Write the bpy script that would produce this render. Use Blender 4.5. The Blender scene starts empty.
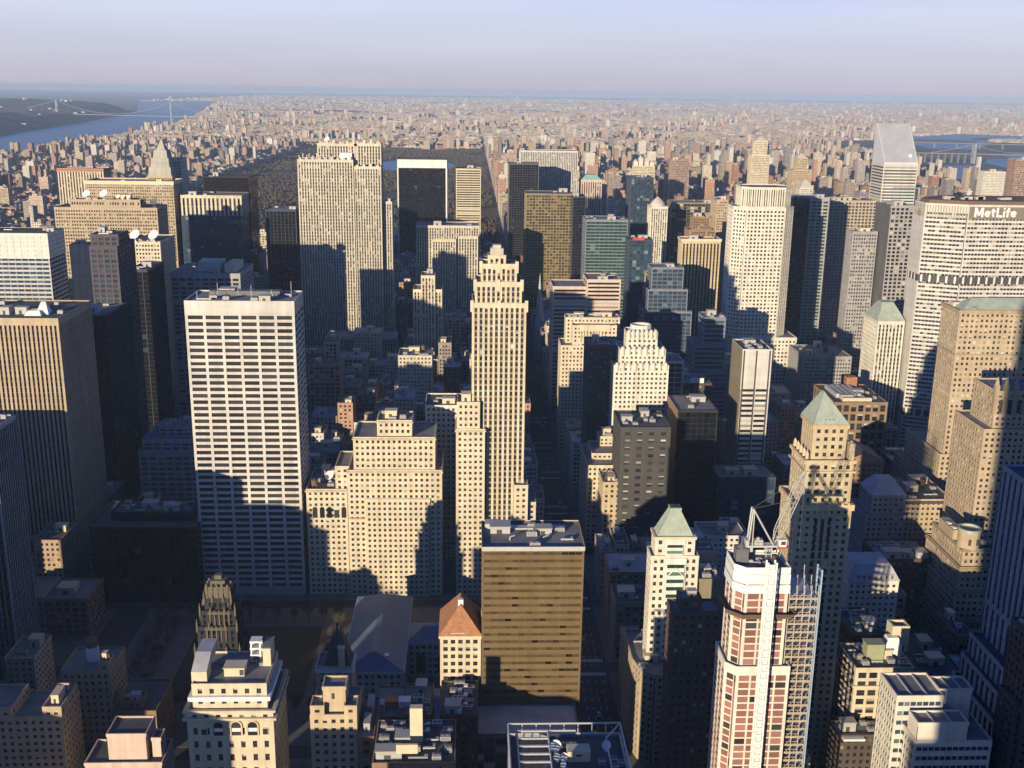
import bpy, math, random
from mathutils import Vector, Matrix
S=bpy.context.scene
rad=math.radians
# ---------------------------------------------------------------- camera, sky, sun, exposure
CAMH=320.
YAW,PITCH,ROLL=rad(2.3),rad(15.2),rad(0.8)
CF=Vector((math.sin(YAW)*math.cos(PITCH),math.cos(YAW)*math.cos(PITCH),-math.sin(PITCH)))
_r=Vector((math.cos(YAW),-math.sin(YAW),0)); _u=_r.cross(CF)
CR=_r*math.cos(ROLL)+_u*math.sin(ROLL); CU=_u*math.cos(ROLL)-_r*math.sin(ROLL)
cam=bpy.data.cameras.new('camera'); camo=bpy.data.objects.new('camera',cam); S.collection.objects.link(camo)
cam.sensor_width=36; cam.lens=36*1080/1024; cam.clip_start=1; cam.clip_end=200000
camo.matrix_world=Matrix(((CR.x,CU.x,-CF.x,0),(CR.y,CU.y,-CF.y,0),(CR.z,CU.z,-CF.z,CAMH),(0,0,0,1)))
S.camera=camo
SUN_EL,SUN_AZ=rad(9.0),rad(29.3)          # elevation; degrees west of grid south
sd=Vector((-math.sin(SUN_AZ)*math.cos(SUN_EL),-math.cos(SUN_AZ)*math.cos(SUN_EL),math.sin(SUN_EL)))
W=bpy.data.worlds.new('World'); S.world=W; W.use_nodes=True
nt=W.node_tree; bg=nt.nodes['Background']
sky=nt.nodes.new('ShaderNodeTexSky'); sky.sky_type='NISHITA'; sky.sun_disc=False
sky.sun_elevation=SUN_EL; sky.sun_rotation=math.atan2(sd.x,sd.y)
sky.altitude=50; sky.air_density=1.0; sky.dust_density=.4; sky.ozone_density=3.0
tint=nt.nodes.new('ShaderNodeMixRGB'); tint.blend_type='MULTIPLY'; tint.inputs[0].default_value=1
tint.inputs[2].default_value=(.55,.85,1.6,1)
# a pale veil of thin cloud low over the northern horizon, with faint streaks
tc=nt.nodes.new('ShaderNodeTexCoord'); sep=nt.nodes.new('ShaderNodeSeparateXYZ'); L=nt.links.new
mp=nt.nodes.new('ShaderNodeMapping'); mp.inputs['Scale'].default_value=(1.6,1.6,16)
nz=nt.nodes.new('ShaderNodeTexNoise'); nz.inputs['Scale'].default_value=2.2; nz.inputs['Detail'].default_value=5
L(tc.outputs['Generated'],sep.inputs[0]); L(tc.outputs['Generated'],mp.inputs[0]); L(mp.outputs[0],nz.inputs['Vector'])
hue=nt.nodes.new('ShaderNodeValToRGB'); e=hue.color_ramp.elements; e[0].position=0; e[0].color=(.50,.47,.56,1); e[1].position=.13; e[1].color=(.56,.67,.98,1)
x=e.new(.035); x.color=(.585,.585,.70,1); x=e.new(.07); x.color=(.62,.66,.84,1)
L(sep.outputs[2],hue.inputs[0])
sc_=nt.nodes.new('ShaderNodeVectorMath'); sc_.operation='SCALE'; sc_.inputs['Scale'].default_value=12.4
L(hue.outputs[0],sc_.inputs[0])
fz=nt.nodes.new('ShaderNodeMapRange'); fz.interpolation_type='SMOOTHSTEP'; fz.inputs[1].default_value=.10; fz.inputs[2].default_value=.26; fz.inputs[3].default_value=1; fz.inputs[4].default_value=0
fy=nt.nodes.new('ShaderNodeMapRange'); fy.interpolation_type='SMOOTHSTEP'; fy.inputs[1].default_value=.0; fy.inputs[2].default_value=.7
L(sep.outputs[2],fz.inputs[0]); L(sep.outputs[1],fy.inputs[0])
mu=nt.nodes.new('ShaderNodeMath'); mu.operation='MULTIPLY'; L(fz.outputs[0],mu.inputs[0]); L(fy.outputs[0],mu.inputs[1])
st_=nt.nodes.new('ShaderNodeMapRange'); st_.inputs[1].default_value=.3; st_.inputs[2].default_value=.7; st_.inputs[3].default_value=.84; st_.inputs[4].default_value=1
L(nz.outputs[0],st_.inputs[0])
mv=nt.nodes.new('ShaderNodeMath'); mv.operation='MULTIPLY'; L(mu.outputs[0],mv.inputs[0]); L(st_.outputs[0],mv.inputs[1])
cm=nt.nodes.new('ShaderNodeMixRGB'); L(sky.outputs[0],tint.inputs[1]); L(mv.outputs[0],cm.inputs[0]); L(tint.outputs[0],cm.inputs[1]); L(sc_.outputs[0],cm.inputs[2]); L(cm.outputs[0],bg.inputs[0])
bg.inputs[1].default_value=.067
sl=bpy.data.lights.new('sun','SUN'); sl.energy=4.8; sl.angle=rad(.5); sl.color=(1,.83,.59)
so=bpy.data.objects.new('sun',sl); S.collection.objects.link(so); so.rotation_euler=sd.to_track_quat('Z','Y').to_euler()
S.view_settings.view_transform='Standard'; S.view_settings.look='None'; S.view_settings.exposure=.42; S.view_settings.gamma=1
S.cycles.max_bounces=5; S.cycles.diffuse_bounces=1; S.cycles.glossy_bounces=2; S.cycles.transmission_bounces=2; S.cycles.volume_bounces=1
S.cycles.use_denoising=True; S.cycles.caustics_reflective=False; S.cycles.caustics_refractive=False

# ---------------------------------------------------------------- helpers
class MB:
    def __init__(s): s.v=[]; s.f=[]; s.m=[]; s.uv=[]
    def face(s,pts,mat=0,uv=None):
        i=len(s.v); s.v.extend(pts); s.f.append(tuple(range(i,i+len(pts)))); s.m.append(mat); s.uv.append(uv)
    def box(s,x0,x1,y0,y1,z0,z1,mat=0,bottom=True):
        i=len(s.v); s.v.extend(((x0,y0,z0),(x1,y0,z0),(x1,y1,z0),(x0,y1,z0),(x0,y0,z1),(x1,y0,z1),(x1,y1,z1),(x0,y1,z1)))
        fs=[(4,5,6,7),(0,1,5,4),(1,2,6,5),(2,3,7,6),(3,0,4,7)]
        if bottom: fs.append((3,2,1,0))
        for f in fs: s.f.append(tuple(i+k for k in f)); s.m.append(mat); s.uv.append(None)
    def obox(s,a,u,n,s0,s1,d0,d1,z0,z1,mat=0):
        i=len(s.v)
        for z in (z0,z1):
            for (p,q) in ((s0,d1),(s1,d1),(s1,d0),(s0,d0)):
                s.v.append((a[0]+u[0]*p+n[0]*q,a[1]+u[1]*p+n[1]*q,z))
        for f in ((0,1,5,4),(1,2,6,5),(3,0,4,7),(4,5,6,7),(3,2,1,0)): s.f.append(tuple(i+k for k in f)); s.m.append(mat); s.uv.append(None)
    def prism(s,P,z0,z1,mat=0,P2=None,bottom=True):
        P2=P2 or P; n=len(P); i=len(s.v)
        s.v.extend((p[0],p[1],z0) for p in P); s.v.extend((p[0],p[1],z1) for p in P2)
        for k in range(n):
            j=(k+1)%n; s.f.append((i+k,i+j,i+n+j,i+n+k)); s.m.append(mat); s.uv.append(None)
        s.f.append(tuple(i+n+k for k in range(n))); s.m.append(mat); s.uv.append(None)
        if bottom: s.f.append(tuple(i+n-1-k for k in range(n))); s.m.append(mat); s.uv.append(None)
    def cyl(s,x,y,z0,z1,r,r2=None,n=12,mat=0):
        r2=r if r2 is None else r2
        P=[(x+r*math.cos(2*math.pi*k/n),y+r*math.sin(2*math.pi*k/n)) for k in range(n)]
        Q=[(x+r2*math.cos(2*math.pi*k/n),y+r2*math.sin(2*math.pi*k/n)) for k in range(n)]
        s.prism(P,z0,z1,mat,Q)
    def tube(s,p,q,r,n=6,mat=0):
        p=Vector(p); q=Vector(q); d=(q-p)
        if d.length<1e-6: return
        d.normalize(); a=d.orthogonal().normalized(); b=d.cross(a); i=len(s.v)
        for c in (p,q):
            for k in range(n):
                t=2*math.pi*k/n; w=c+a*(r*math.cos(t))+b*(r*math.sin(t)); s.v.append(tuple(w))
        for k in range(n):
            j=(k+1)%n; s.f.append((i+k,i+j,i+n+j,i+n+k)); s.m.append(mat); s.uv.append(None)
        s.f.append(tuple(i+n+k for k in range(n))); s.m.append(mat); s.uv.append(None)
        s.f.append(tuple(i+n-1-k for k in range(n))); s.m.append(mat); s.uv.append(None)
    def mesh(s,name,mats):
        me=bpy.data.meshes.new(name); me.from_pydata(s.v,[],s.f)
        for m in mats: me.materials.append(m)
        if len(mats)>1: me.polygons.foreach_set('material_index',s.m)
        if any(u is not None for u in s.uv):
            ul=me.uv_layers.new(name='UVMap'); flat=[]
            for f,u in zip(s.f,s.uv):
                if u is None: flat.extend((0.,0.)*len(f))
                else:
                    for c in u: flat.extend(c)
            ul.data.foreach_set('uv',flat)
        me.update(); return me
def link(o,parent=None):
    S.collection.objects.link(o)
    if parent is not None: o.parent=parent
    return o
def build(name,mb,mats,parent=None,origin=None):
    """One mesh object; children of an Empty are stored relative to it."""
    if not isinstance(mats,(list,tuple)): mats=[mats]
    ox=Vector((0,0,0))
    p=parent
    while p is not None: ox+=p.location; p=p.parent
    if ox.length>0: mb.v=[(a[0]-ox.x,a[1]-ox.y,a[2]-ox.z) for a in mb.v]
    return link(bpy.data.objects.new(name,mb.mesh(name,mats)),parent)
def thing(name,label,cat,loc,group=None):
    o=bpy.data.objects.new(name,None); o.location=loc; o.empty_display_size=5; link(o); tag(o,label,cat,group); return o
def tag(o,label=None,cat=None,group=None,kind=None):
    if label: o['label']=label
    if cat: o['category']=cat
    if group: o['group']=group
    if kind: o['kind']=kind
    return o
def put(name,me,parent,loc,scale=(1,1,1),rz=0):
    """A child sharing mesh data, at a world location under an unrotated parent chain."""
    o=bpy.data.objects.new(name,me); p=parent; q=Vector(loc)
    while p is not None: q=q-p.location; p=p.parent
    o.location=q; o.scale=scale; o.rotation_euler=(0,0,rz); return link(o,parent)

# ---------------------------------------------------------------- materials
MATS={}
def newmat(name):
    m=bpy.data.materials.new(name); m.use_nodes=True; n=m.node_tree.nodes; return m,n,m.node_tree.links.new,n['Principled BSDF']
def plain(name,rgb,rough=.7,metal=0,noise=.18,scale=.15):
    k=('p',name)
    if k in MATS: return MATS[k]
    m,n,l,b=newmat(name); b.inputs['Roughness'].default_value=rough; b.inputs['Metallic'].default_value=metal
    t=n.new('ShaderNodeTexCoord'); z=n.new('ShaderNodeTexNoise'); z.inputs['Scale'].default_value=scale; z.inputs['Detail'].default_value=5; z.inputs['Roughness'].default_value=.65
    r=n.new('ShaderNodeMapRange'); r.inputs[1].default_value=.3; r.inputs[2].default_value=.7; r.inputs[3].default_value=1-noise; r.inputs[4].default_value=1+noise
    x=n.new('ShaderNodeVectorMath'); x.operation='SCALE'; x.inputs[0].default_value=rgb
    l(t.outputs['Object'],z.inputs['Vector']); l(z.outputs[0],r.inputs[0]); l(r.outputs[0],x.inputs['Scale']); l(x.outputs[0],b.inputs['Base Color'])
    MATS[k]=m; return m
def wallmat(rgb,noise=.17):
    """Masonry: blotches, vertical rain streaks and slightly different storeys."""
    k=('w',tuple(rgb),noise)
    if k in MATS: return MATS[k]
    m,n,l,b=newmat('facade_stone'); b.inputs['Roughness'].default_value=.85
    t=n.new('ShaderNodeTexCoord')
    mp=n.new('ShaderNodeMapping'); mp.inputs['Scale'].default_value=(.35,.35,.02)
    z=n.new('ShaderNodeTexNoise'); z.inputs['Scale'].default_value=1; z.inputs['Detail'].default_value=4
    z2=n.new('ShaderNodeTexNoise'); z2.inputs['Scale'].default_value=.05; z2.inputs['Detail'].default_value=6; z2.inputs['Roughness'].default_value=.7
    m3=n.new('ShaderNodeMapping'); m3.inputs['Scale'].default_value=(.012,.012,.23); z3=n.new('ShaderNodeTexNoise'); z3.inputs['Scale'].default_value=1; z3.inputs['Detail'].default_value=2
    l(t.outputs['Object'],m3.inputs[0]); l(m3.outputs[0],z3.inputs['Vector'])
    a=n.new('ShaderNodeMath'); a.operation='ADD'; a2=n.new('ShaderNodeMath'); a2.operation='MULTIPLY_ADD'; a2.inputs[1].default_value=.55; l(z3.outputs[0],a2.inputs[0])
    r=n.new('ShaderNodeMapRange'); r.inputs[1].default_value=.9; r.inputs[2].default_value=1.65; r.inputs[3].default_value=1-noise*1.6; r.inputs[4].default_value=1+noise
    x=n.new('ShaderNodeVectorMath'); x.operation='SCALE'; x.inputs[0].default_value=rgb
    l(t.outputs['Object'],mp.inputs[0]); l(mp.outputs[0],z.inputs['Vector']); l(t.outputs['Object'],z2.inputs['Vector'])
    l(z.outputs[0],a.inputs[0]); l(z2.outputs[0],a.inputs[1]); l(a.outputs[0],a2.inputs[2]); l(a2.outputs[0],r.inputs[0]); l(r.outputs[0],x.inputs['Scale']); l(x.outputs[0],b.inputs['Base Color'])
    MATS[k]=m; return m
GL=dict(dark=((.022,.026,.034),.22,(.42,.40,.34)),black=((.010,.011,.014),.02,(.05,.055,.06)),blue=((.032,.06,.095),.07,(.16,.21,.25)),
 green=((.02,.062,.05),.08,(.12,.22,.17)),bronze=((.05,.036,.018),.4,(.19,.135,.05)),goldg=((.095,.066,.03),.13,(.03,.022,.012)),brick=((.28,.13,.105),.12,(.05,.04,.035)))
def glassmat(kind,p=None):
    """Glazing: each window cell (UV in bays and storeys) gets its own tone, some have pale blinds down."""
    k=('g',kind,p)
    if k in MATS: return MATS[k]
    base,pb,bl=GL[kind]; pb=pb if p is None else p
    m,n,l,b=newmat('glazing_'+kind); b.inputs['Roughness'].default_value=.12 if kind!='brick' else .9
    uv=n.new('ShaderNodeTexCoord'); fl=n.new('ShaderNodeVectorMath'); fl.operation='FLOOR'
    wn=n.new('ShaderNodeTexWhiteNoise'); wn.noise_dimensions='2D'
    oi=n.new('ShaderNodeObjectInfo'); ad=n.new('ShaderNodeVectorMath'); ad.operation='ADD'
    l(uv.outputs['UV'],fl.inputs[0]); l(fl.outputs[0],ad.inputs[0]); l(oi.outputs['Random'],ad.inputs[1]); l(ad.outputs[0],wn.inputs['Vector'])
    if kind!='brick':
        ge=n.new('ShaderNodeNewGeometry'); sb_=n.new('ShaderNodeVectorMath'); sb_.operation='SUBTRACT'; sb_.inputs[1].default_value=(.5,.5,.5)
        sc2=n.new('ShaderNodeVectorMath'); sc2.operation='SCALE'; sc2.inputs['Scale'].default_value=.10; ad2=n.new('ShaderNodeVectorMath'); nm=n.new('ShaderNodeVectorMath'); nm.operation='NORMALIZE'
        l(wn.outputs['Color'],sb_.inputs[0]); l(sb_.outputs[0],sc2.inputs[0]); l(ge.outputs['Normal'],ad2.inputs[0]); l(sc2.outputs[0],ad2.inputs[1]); l(ad2.outputs[0],nm.inputs[0]); l(nm.outputs[0],b.inputs['Normal'])
    gt=n.new('ShaderNodeMath'); gt.operation='GREATER_THAN'; gt.inputs[1].default_value=1-pb
    l(wn.outputs['Value'],gt.inputs[0])
    sp=n.new('ShaderNodeSeparateColor'); l(wn.outputs['Color'],sp.inputs[0])
    r1=n.new('ShaderNodeMapRange'); r1.inputs[3].default_value=.65; r1.inputs[4].default_value=1.4; l(sp.outputs[0],r1.inputs[0])
    r2=n.new('ShaderNodeMapRange'); r2.inputs[3].default_value=.35; r2.inputs[4].default_value=1.25; l(sp.outputs[1],r2.inputs[0])
    c1=n.new('ShaderNodeVectorMath'); c1.operation='SCALE'; c1.inputs[0].default_value=base; l(r1.outputs[0],c1.inputs['Scale'])
    c2=n.new('ShaderNodeVectorMath'); c2.operation='SCALE'; c2.inputs[0].default_value=bl; l(r2.outputs[0],c2.inputs['Scale'])
    mx=n.new('ShaderNodeMixRGB'); l(gt.outputs[0],mx.inputs[0]); l(c1.outputs[0],mx.inputs[1]); l(c2.outputs[0],mx.inputs[2]); l(mx.outputs[0],b.inputs['Base Color'])
    MATS[k]=m; return m
def panemat(p=.3):
    k=('pane',p)
    if k in MATS: return MATS[k]
    m,n,l,b=newmat('window_pane'); b.inputs['Roughness'].default_value=.15
    oi=n.new('ShaderNodeObjectInfo'); g=n.new('ShaderNodeNewGeometry'); a=n.new('ShaderNodeMath'); a.operation='ADD'
    wn=n.new('ShaderNodeTexWhiteNoise'); wn.noise_dimensions='1D'
    l(oi.outputs['Random'],a.inputs[0]); l(g.outputs['Random Per Island'],a.inputs[1]); l(a.outputs[0],wn.inputs['W'])
    sp=n.new('ShaderNodeSeparateColor'); l(wn.outputs['Color'],sp.inputs[0])
    tc=n.new('ShaderNodeTexCoord'); sx=n.new('ShaderNodeSeparateXYZ'); l(tc.outputs['Generated'],sx.inputs[0])
    gt=n.new('ShaderNodeMath'); gt.operation='GREATER_THAN'; gt.inputs[1].default_value=1-p; l(wn.outputs['Value'],gt.inputs[0])
    dn=n.new('ShaderNodeMapRange'); dn.inputs[3].default_value=-.25; dn.inputs[4].default_value=.8; l(sp.outputs[0],dn.inputs[0])
    up=n.new('ShaderNodeMath'); up.operation='GREATER_THAN'; l(sx.outputs[2],up.inputs[0]); l(dn.outputs[0],up.inputs[1])
    mu=n.new('ShaderNodeMath'); mu.operation='MULTIPLY'; l(gt.outputs[0],mu.inputs[0]); l(up.outputs[0],mu.inputs[1])
    bl=n.new('ShaderNodeValToRGB'); e=bl.color_ramp.elements; e[0].color=(.20,.18,.14,1); e[1].color=(.62,.60,.54,1); l(sp.outputs[1],bl.inputs[0])
    dk=n.new('ShaderNodeValToRGB'); e=dk.color_ramp.elements; e[0].color=(.012,.015,.02,1); e[1].color=(.055,.055,.055,1); l(sp.outputs[2],dk.inputs[0])
    mx=n.new('ShaderNodeMixRGB'); l(mu.outputs[0],mx.inputs[0]); l(dk.outputs[0],mx.inputs[1]); l(bl.outputs[0],mx.inputs[2]); l(mx.outputs[0],b.inputs['Base Color'])
    MATS[k]=m; return m
M_TAR=plain('roof_tar',(.085,.09,.10),.8,0,.35,.08)
M_GRAVEL=plain('roof_gravel',(.21,.21,.215),.9,0,.3,.1)
M_LIGHT=plain('roof_membrane',(.42,.42,.43),.8,0,.25,.1)
M_COPPER=plain('green_copper',(.35,.405,.335),.6,0,.2,.2)
M_PLANT=plain('plant_metal',(.42,.41,.38),.6,0,.2,.4)
M_DKPLANT=plain('plant_dark',(.13,.13,.14),.6,0,.2,.4)
M_WHITE=plain('white_paint',(.80,.79,.75),.6,0,.06,.3)
M_CREAM=plain('cream_paint',(.62,.54,.38),.7,0,.1,.3)
M_WOOD=plain('tank_wood',(.16,.105,.065),.85,0,.25,.6)
M_TILE=plain('orange_tile',(.38,.175,.085),.8,0,.3,.5)
M_SLATE=plain('dark_slate',(.06,.06,.065),.7,0,.3,.4)
M_STEEL=plain('pale_steel',(.52,.52,.50),.5,.2,.1,.4)
M_GILT=plain('gilded_stone',(.125,.105,.072),.6,0,.3,.5)
M_REDP=plain('red_paint',(.6,.05,.03),.5,0,.05,.5)
M_BLUEM=plain('library_roof',(.11,.16,.23),.6,0,.2,.05)  # the sky's blue cast on the shaded roof is put into the base colour
M_ORANGE=plain('orange_panel',(.6,.2,.05),.7,0,.1,.3)
M_BRIDGE=plain('bridge_steel',(.25,.27,.30),.6,0,.1,.02)

# ---------------------------------------------------------------- rooftop prototypes (shared mesh data)
def proto_meshes():
    P={}
    b=MB(); b.box(-.5,.5,-.5,.5,0,.9); b.box(-.54,.54,-.54,.54,.9,1.); b.box(-.18,.08,-.52,-.49,0,.55,1); P['bulkhead']=b.mesh('roof_bulkhead',[M_PLANT,M_SLATE])
    b=MB(); b.box(-.5,.5,-.5,.5,0,.9); b.box(-.54,.54,-.54,.54,.9,1.); b.box(-.18,.08,-.52,-.49,0,.55,1); P['bulkhead2']=b.mesh('roof_bulkhead',[M_CREAM,M_SLATE])
    b=MB(); b.box(-.5,.5,-.5,.5,.12,.8); b.cyl(-.22,0,.8,1.,.2,.2,10,1); b.cyl(.24,0,.8,1.,.2,.2,10,1)
    for k in range(4): b.box(-.44,.44,-.53,-.5,.2+k*.14,.27+k*.14,1)
    for sx in (-.45,.45): b.box(sx-.04,sx+.04,-.45,.45,0,.12,1)
    P['cooling']=b.mesh('cooling_unit',[M_STEEL,M_DKPLANT])
    b=MB(); b.box(-.5,.5,-.1,.1,.3,.7); b.box(.3,.5,.1,.5,.3,.7)
    for sx in (-.4,0,.4): b.box(sx-.02,sx+.02,-.05,.05,0,.3)
    P['duct']=b.mesh('duct',[M_STEEL])
    b=MB(); b.cyl(0,0,.25,.8,.5,.48,14); b.cyl(0,0,.8,1.,.53,.04,14,1)
    for (sx,sy) in ((-.3,-.3),(.3,-.3),(.3,.3),(-.3,.3)): b.box(sx-.04,sx+.04,sy-.04,sy+.04,0,.25,1)
    for z in (.38,.52,.66): b.cyl(0,0,z,z+.015,.51,.51,14,1)
    P['tank']=b.mesh('water_tank',[M_WOOD,M_SLATE])
    # dish antenna: shallow bowl on a post, tilted to the south-west
    b=MB(); n=16; ax=Vector((-.35,-.72,.6)).normalized(); a=ax.orthogonal().normalized(); c=ax.cross(a); o=Vector((0,0,.62)); rings=[]
    for j in range(5):
        t=j/4; rr=.5*t; hh=.16*t*t; rings.append([o+ax*(hh-.05)+a*(rr*math.cos(2*math.pi*k/n))+c*(rr*math.sin(2*math.pi*k/n)) for k in range(n)])
    for j in range(4):
        for k in range(n):
            q=(k+1)%n; b.face([tuple(rings[j][k]),tuple(rings[j][q]),tuple(rings[j+1][q]),tuple(rings[j+1][k])])
    b.tube((0,0,0),tuple(o-ax*.05),.06); b.tube(tuple(o),tuple(o+ax*.34),.02); b.box(-.2,.2,-.2,.2,0,.06)
    P['dish']=b.mesh('dish_antenna',[M_WHITE])
    # window: pane with frame and a meeting rail, 1 x 1, faces -Y
    b=MB(); b.box(-.5,.5,-.03,0,0,1,0); b.box(-.5,.5,-.06,-.031,.47,.53,1); b.box(-.5,.5,-.1,-.031,-.04,.03,1)
    P['window']=(b,)
    return P
PROTO=proto_meshes()
WIN={}
def window_mesh(p):
    if p not in WIN: WIN[p]=PROTO['window'][0].mesh('window',[panemat(p),M_SLATE])
    return WIN[p]

# ---------------------------------------------------------------- facades
#          bay  floor pier  spandrel depth recess frieze
STY=dict(punch=(3.4,3.7,.52,.52,.35,.03,1.6),punchp=(3.4,3.8,.40,.46,.4,.03,1.4),punchb=(3.3,3.9,.5,.5,.35,.03,1.2),arch=(4.8,6.0,.62,.5,.5,.04,1.6),
 pier=(3.1,3.8,.46,.34,.5,.22,2.5),pierd=(2.6,3.8,.5,.4,.4,.2,1.5),pierl=(4.0,3.8,.50,.24,.7,.4,4.2),pierw=(4.6,3.9,.13,.12,.5,.2,2.),
 fine=(2.7,3.7,.42,.5,.35,.06,2.5),grid=(10.0,4.12,.16,.42,.8,.06,8.5),gridp=(4.6,3.9,.32,.36,.4,.05,2.),grids=(6.4,4.,.22,.45,.5,.05,4.),gridb=(4.2,4.,.2,.3,.3,.05,2.),
 glass=(5.,4.,.07,.24,.2,.05,1.5),glassd=(4.4,4.,.05,.07,.15,.04,1.2),glassb=(6.,4.,.08,.45,.3,.05,2.),gold=(3.1,3.55,.05,.62,.2,.03,1.5),green=(6.,4.2,.04,.34,.2,.03,2.5),
 bandc=(40.,4.,.03,.50,.4,.02,2.6),bandw=(40.,4.3,.02,.55,.4,.02,3.),met=(3.0,3.75,.12,.52,.5,.12,7.),strip=(2.4,4.4,.1,.55,.4,.08,2.2),pierf=(2.9,3.8,.52,.22,.7,.4,4.2),stripew=(2.9,3.9,.22,.12,.5,.2,2.),frame=(4.4,2.95,.15,.2,.22,.03,3.),
 octa=(3.7,3.9,.46,.5,.4,.03,3.),stripe2=(4.6,3.9,.56,.3,.6,.35,1.5),
 stripe=(10.,4.,.12,.5,.4,.05,30.),bigpunch=(7.6,5.4,.56,.58,.4,.03,3.),bigloft=(6.2,8.,.3,.3,.5,.05,2.),crown2=(2.4,14.,.56,.06,.4,.06,1.5),crown=(5.2,9.,.5,.02,1.,.5,3.),loft=(5.2,4.6,.26,.36,.4,.05,1.8),blank=(8.,6.,1,1,.3,.03,1.))
DARK_SPANDREL=dict(pier=.42,pierd=.6,pierl=.16,pierf=.16,pierw=.35,stripew=.35,stripe2=.25,green=.9,glass=.6,met=1.)
def edges(P):
    n=len(P)
    for k in range(n):
        a=P[k]; b=P[(k+1)%n]; dx,dy=b[0]-a[0],b[1]-a[1]; Lx=math.hypot(dx,dy)
        yield a,(dx/Lx,dy/Lx),(dy/Lx,-dx/Lx),Lx
def offset(P,d):
    """Convex CCW polygon moved outward by d."""
    E=list(edges(P)); out=[]; n=len(P)
    for k in range(n):
        a,u,nn,_=E[k]; _,u0,n0,_=E[k-1]
        den=1+nn[0]*n0[0]+nn[1]*n0[1]
        out.append((a[0]+d*(nn[0]+n0[0])/den,a[1]+d*(nn[1]+n0[1])/den))
    return out
def rect(t): return [(t[0],t[2]),(t[1],t[2]),(t[1],t[3]),(t[0],t[3])]
def ring(mb,P,out,inn,z0,z1):
    A=offset(P,out); B=offset(P,-inn); n=len(P)
    for k in range(n):
        j=(k+1)%n
        mb.face([(*A[k],z0),(*A[j],z0),(*A[j],z1),(*A[k],z1)])
        mb.face([(*A[k],z1),(*A[j],z1),(*B[j],z1),(*B[k],z1)])
        mb.face([(*B[j],z0),(*B[k],z0),(*B[k],z1),(*B[j],z1)])
        mb.face([(*A[j],z0),(*A[k],z0),(*B[k],z0),(*B[j],z0)])
def facade(P,z0,z1,style,wall,glz,roof,spn=None,panes=None,blankside=None,blankedges=()):
    bay,flh,pwf,shf,dep,rec,fr=STY[style]
    par=1.1
    core=offset(P,-dep); zt=z1-.9
    fr=min(fr,(z1-z0)*.3)
    H=(z1-fr)-z0
    spn=spn or wall
    nf=max(1,round(H/flh)); fh=H/nf; sh=fh*shf
    for ei,(a,u,n,Lx) in enumerate(edges(P)):
        c=min(max(dep,.8),Lx*.2)
        b0=core[ei]; b1=core[(ei+1)%len(P)]
        blank=style=='blank' or n[1]>.7 or ei in blankedges or (blankside and ((blankside=='w' and n[0]<-.7)))
        nb=max(1,round((Lx-2*c)/bay)); bw=(Lx-2*c)/nb
        # core wall, UV counted in bays and storeys
        l0=(b0[0]-a[0])*u[0]+(b0[1]-a[1])*u[1]-c; l1=(b1[0]-a[0])*u[0]+(b1[1]-a[1])*u[1]-c
        zc=min(zt,z1-fr+.2)
        glz.face([(*b0,z0),(*b1,z0),(*b1,zc),(*b0,zc)],0,[(l0/bw+37*ei,0),(l1/bw+37*ei,0),(l1/bw+37*ei,(zc-z0)/fh),(l0/bw+37*ei,(zc-z0)/fh)])
        if blank:
            wall.obox(a,u,n,0,Lx-dep*.0,-dep*.9,-.002*ei,z0,z1-fr); continue
        wall.obox(a,u,n,0,c,-c,0,z0,z1-fr)
        pw=bw*pwf; h=pw/2
        if pwf>0:
            wall.obox(a,u,n,c-.01,c+h,-dep-.05,-.004,z0,z1-fr); wall.obox(a,u,n,Lx-c-h,Lx-c+.01,-dep-.05,-.004,z0,z1-fr)
            for k in range(1,nb): wall.obox(a,u,n,c+k*bw-h,c+k*bw+h,-dep-.05,0,z0,z1-fr)
        for k in range(nf): spn.obox(a,u,n,c,Lx-c,-dep-.05,-rec,z0+k*fh,z0+k*fh+sh)
        if panes is not None:
            for k in range(nf):
                for q in range(nb):
                    panes.append((z0+k*fh+sh,fh-sh,a,u,n,c+q*bw+h,bw-pw,dep))
    ring(wall,P,.07,.45,z1-fr,z1+par*.6)
    roof.prism(offset(P,-.3),z1-.45,z1-.2)
def add_windows(panes,parent,p=.3,limit=100):
    """The windows that show largest are objects, the rest one stuff part."""
    me=window_mesh(p)
    panes=sorted(panes,key=lambda w:(abs(w[4][1]+1)>.5,-w[0]))
    rest=MB()
    for i,(z,h,a,u,n,s,w,dep) in enumerate(panes):
        cx=a[0]+u[0]*(s+w/2)-n[0]*(dep-.02); cy=a[1]+u[1]*(s+w/2)-n[1]*(dep-.02)
        if i<limit: put('window',me,parent,(cx,cy,z),(w,1,h),math.atan2(u[1],u[0]))
        else:
            A=(a[0]-n[0]*(dep-.03),a[1]-n[1]*(dep-.03)); rest.obox(A,u,n,s,s+w,-.02,0,z,z+h)
    if rest.f: tag(build('window',rest,panemat(p),parent),kind='stuff')
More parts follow.
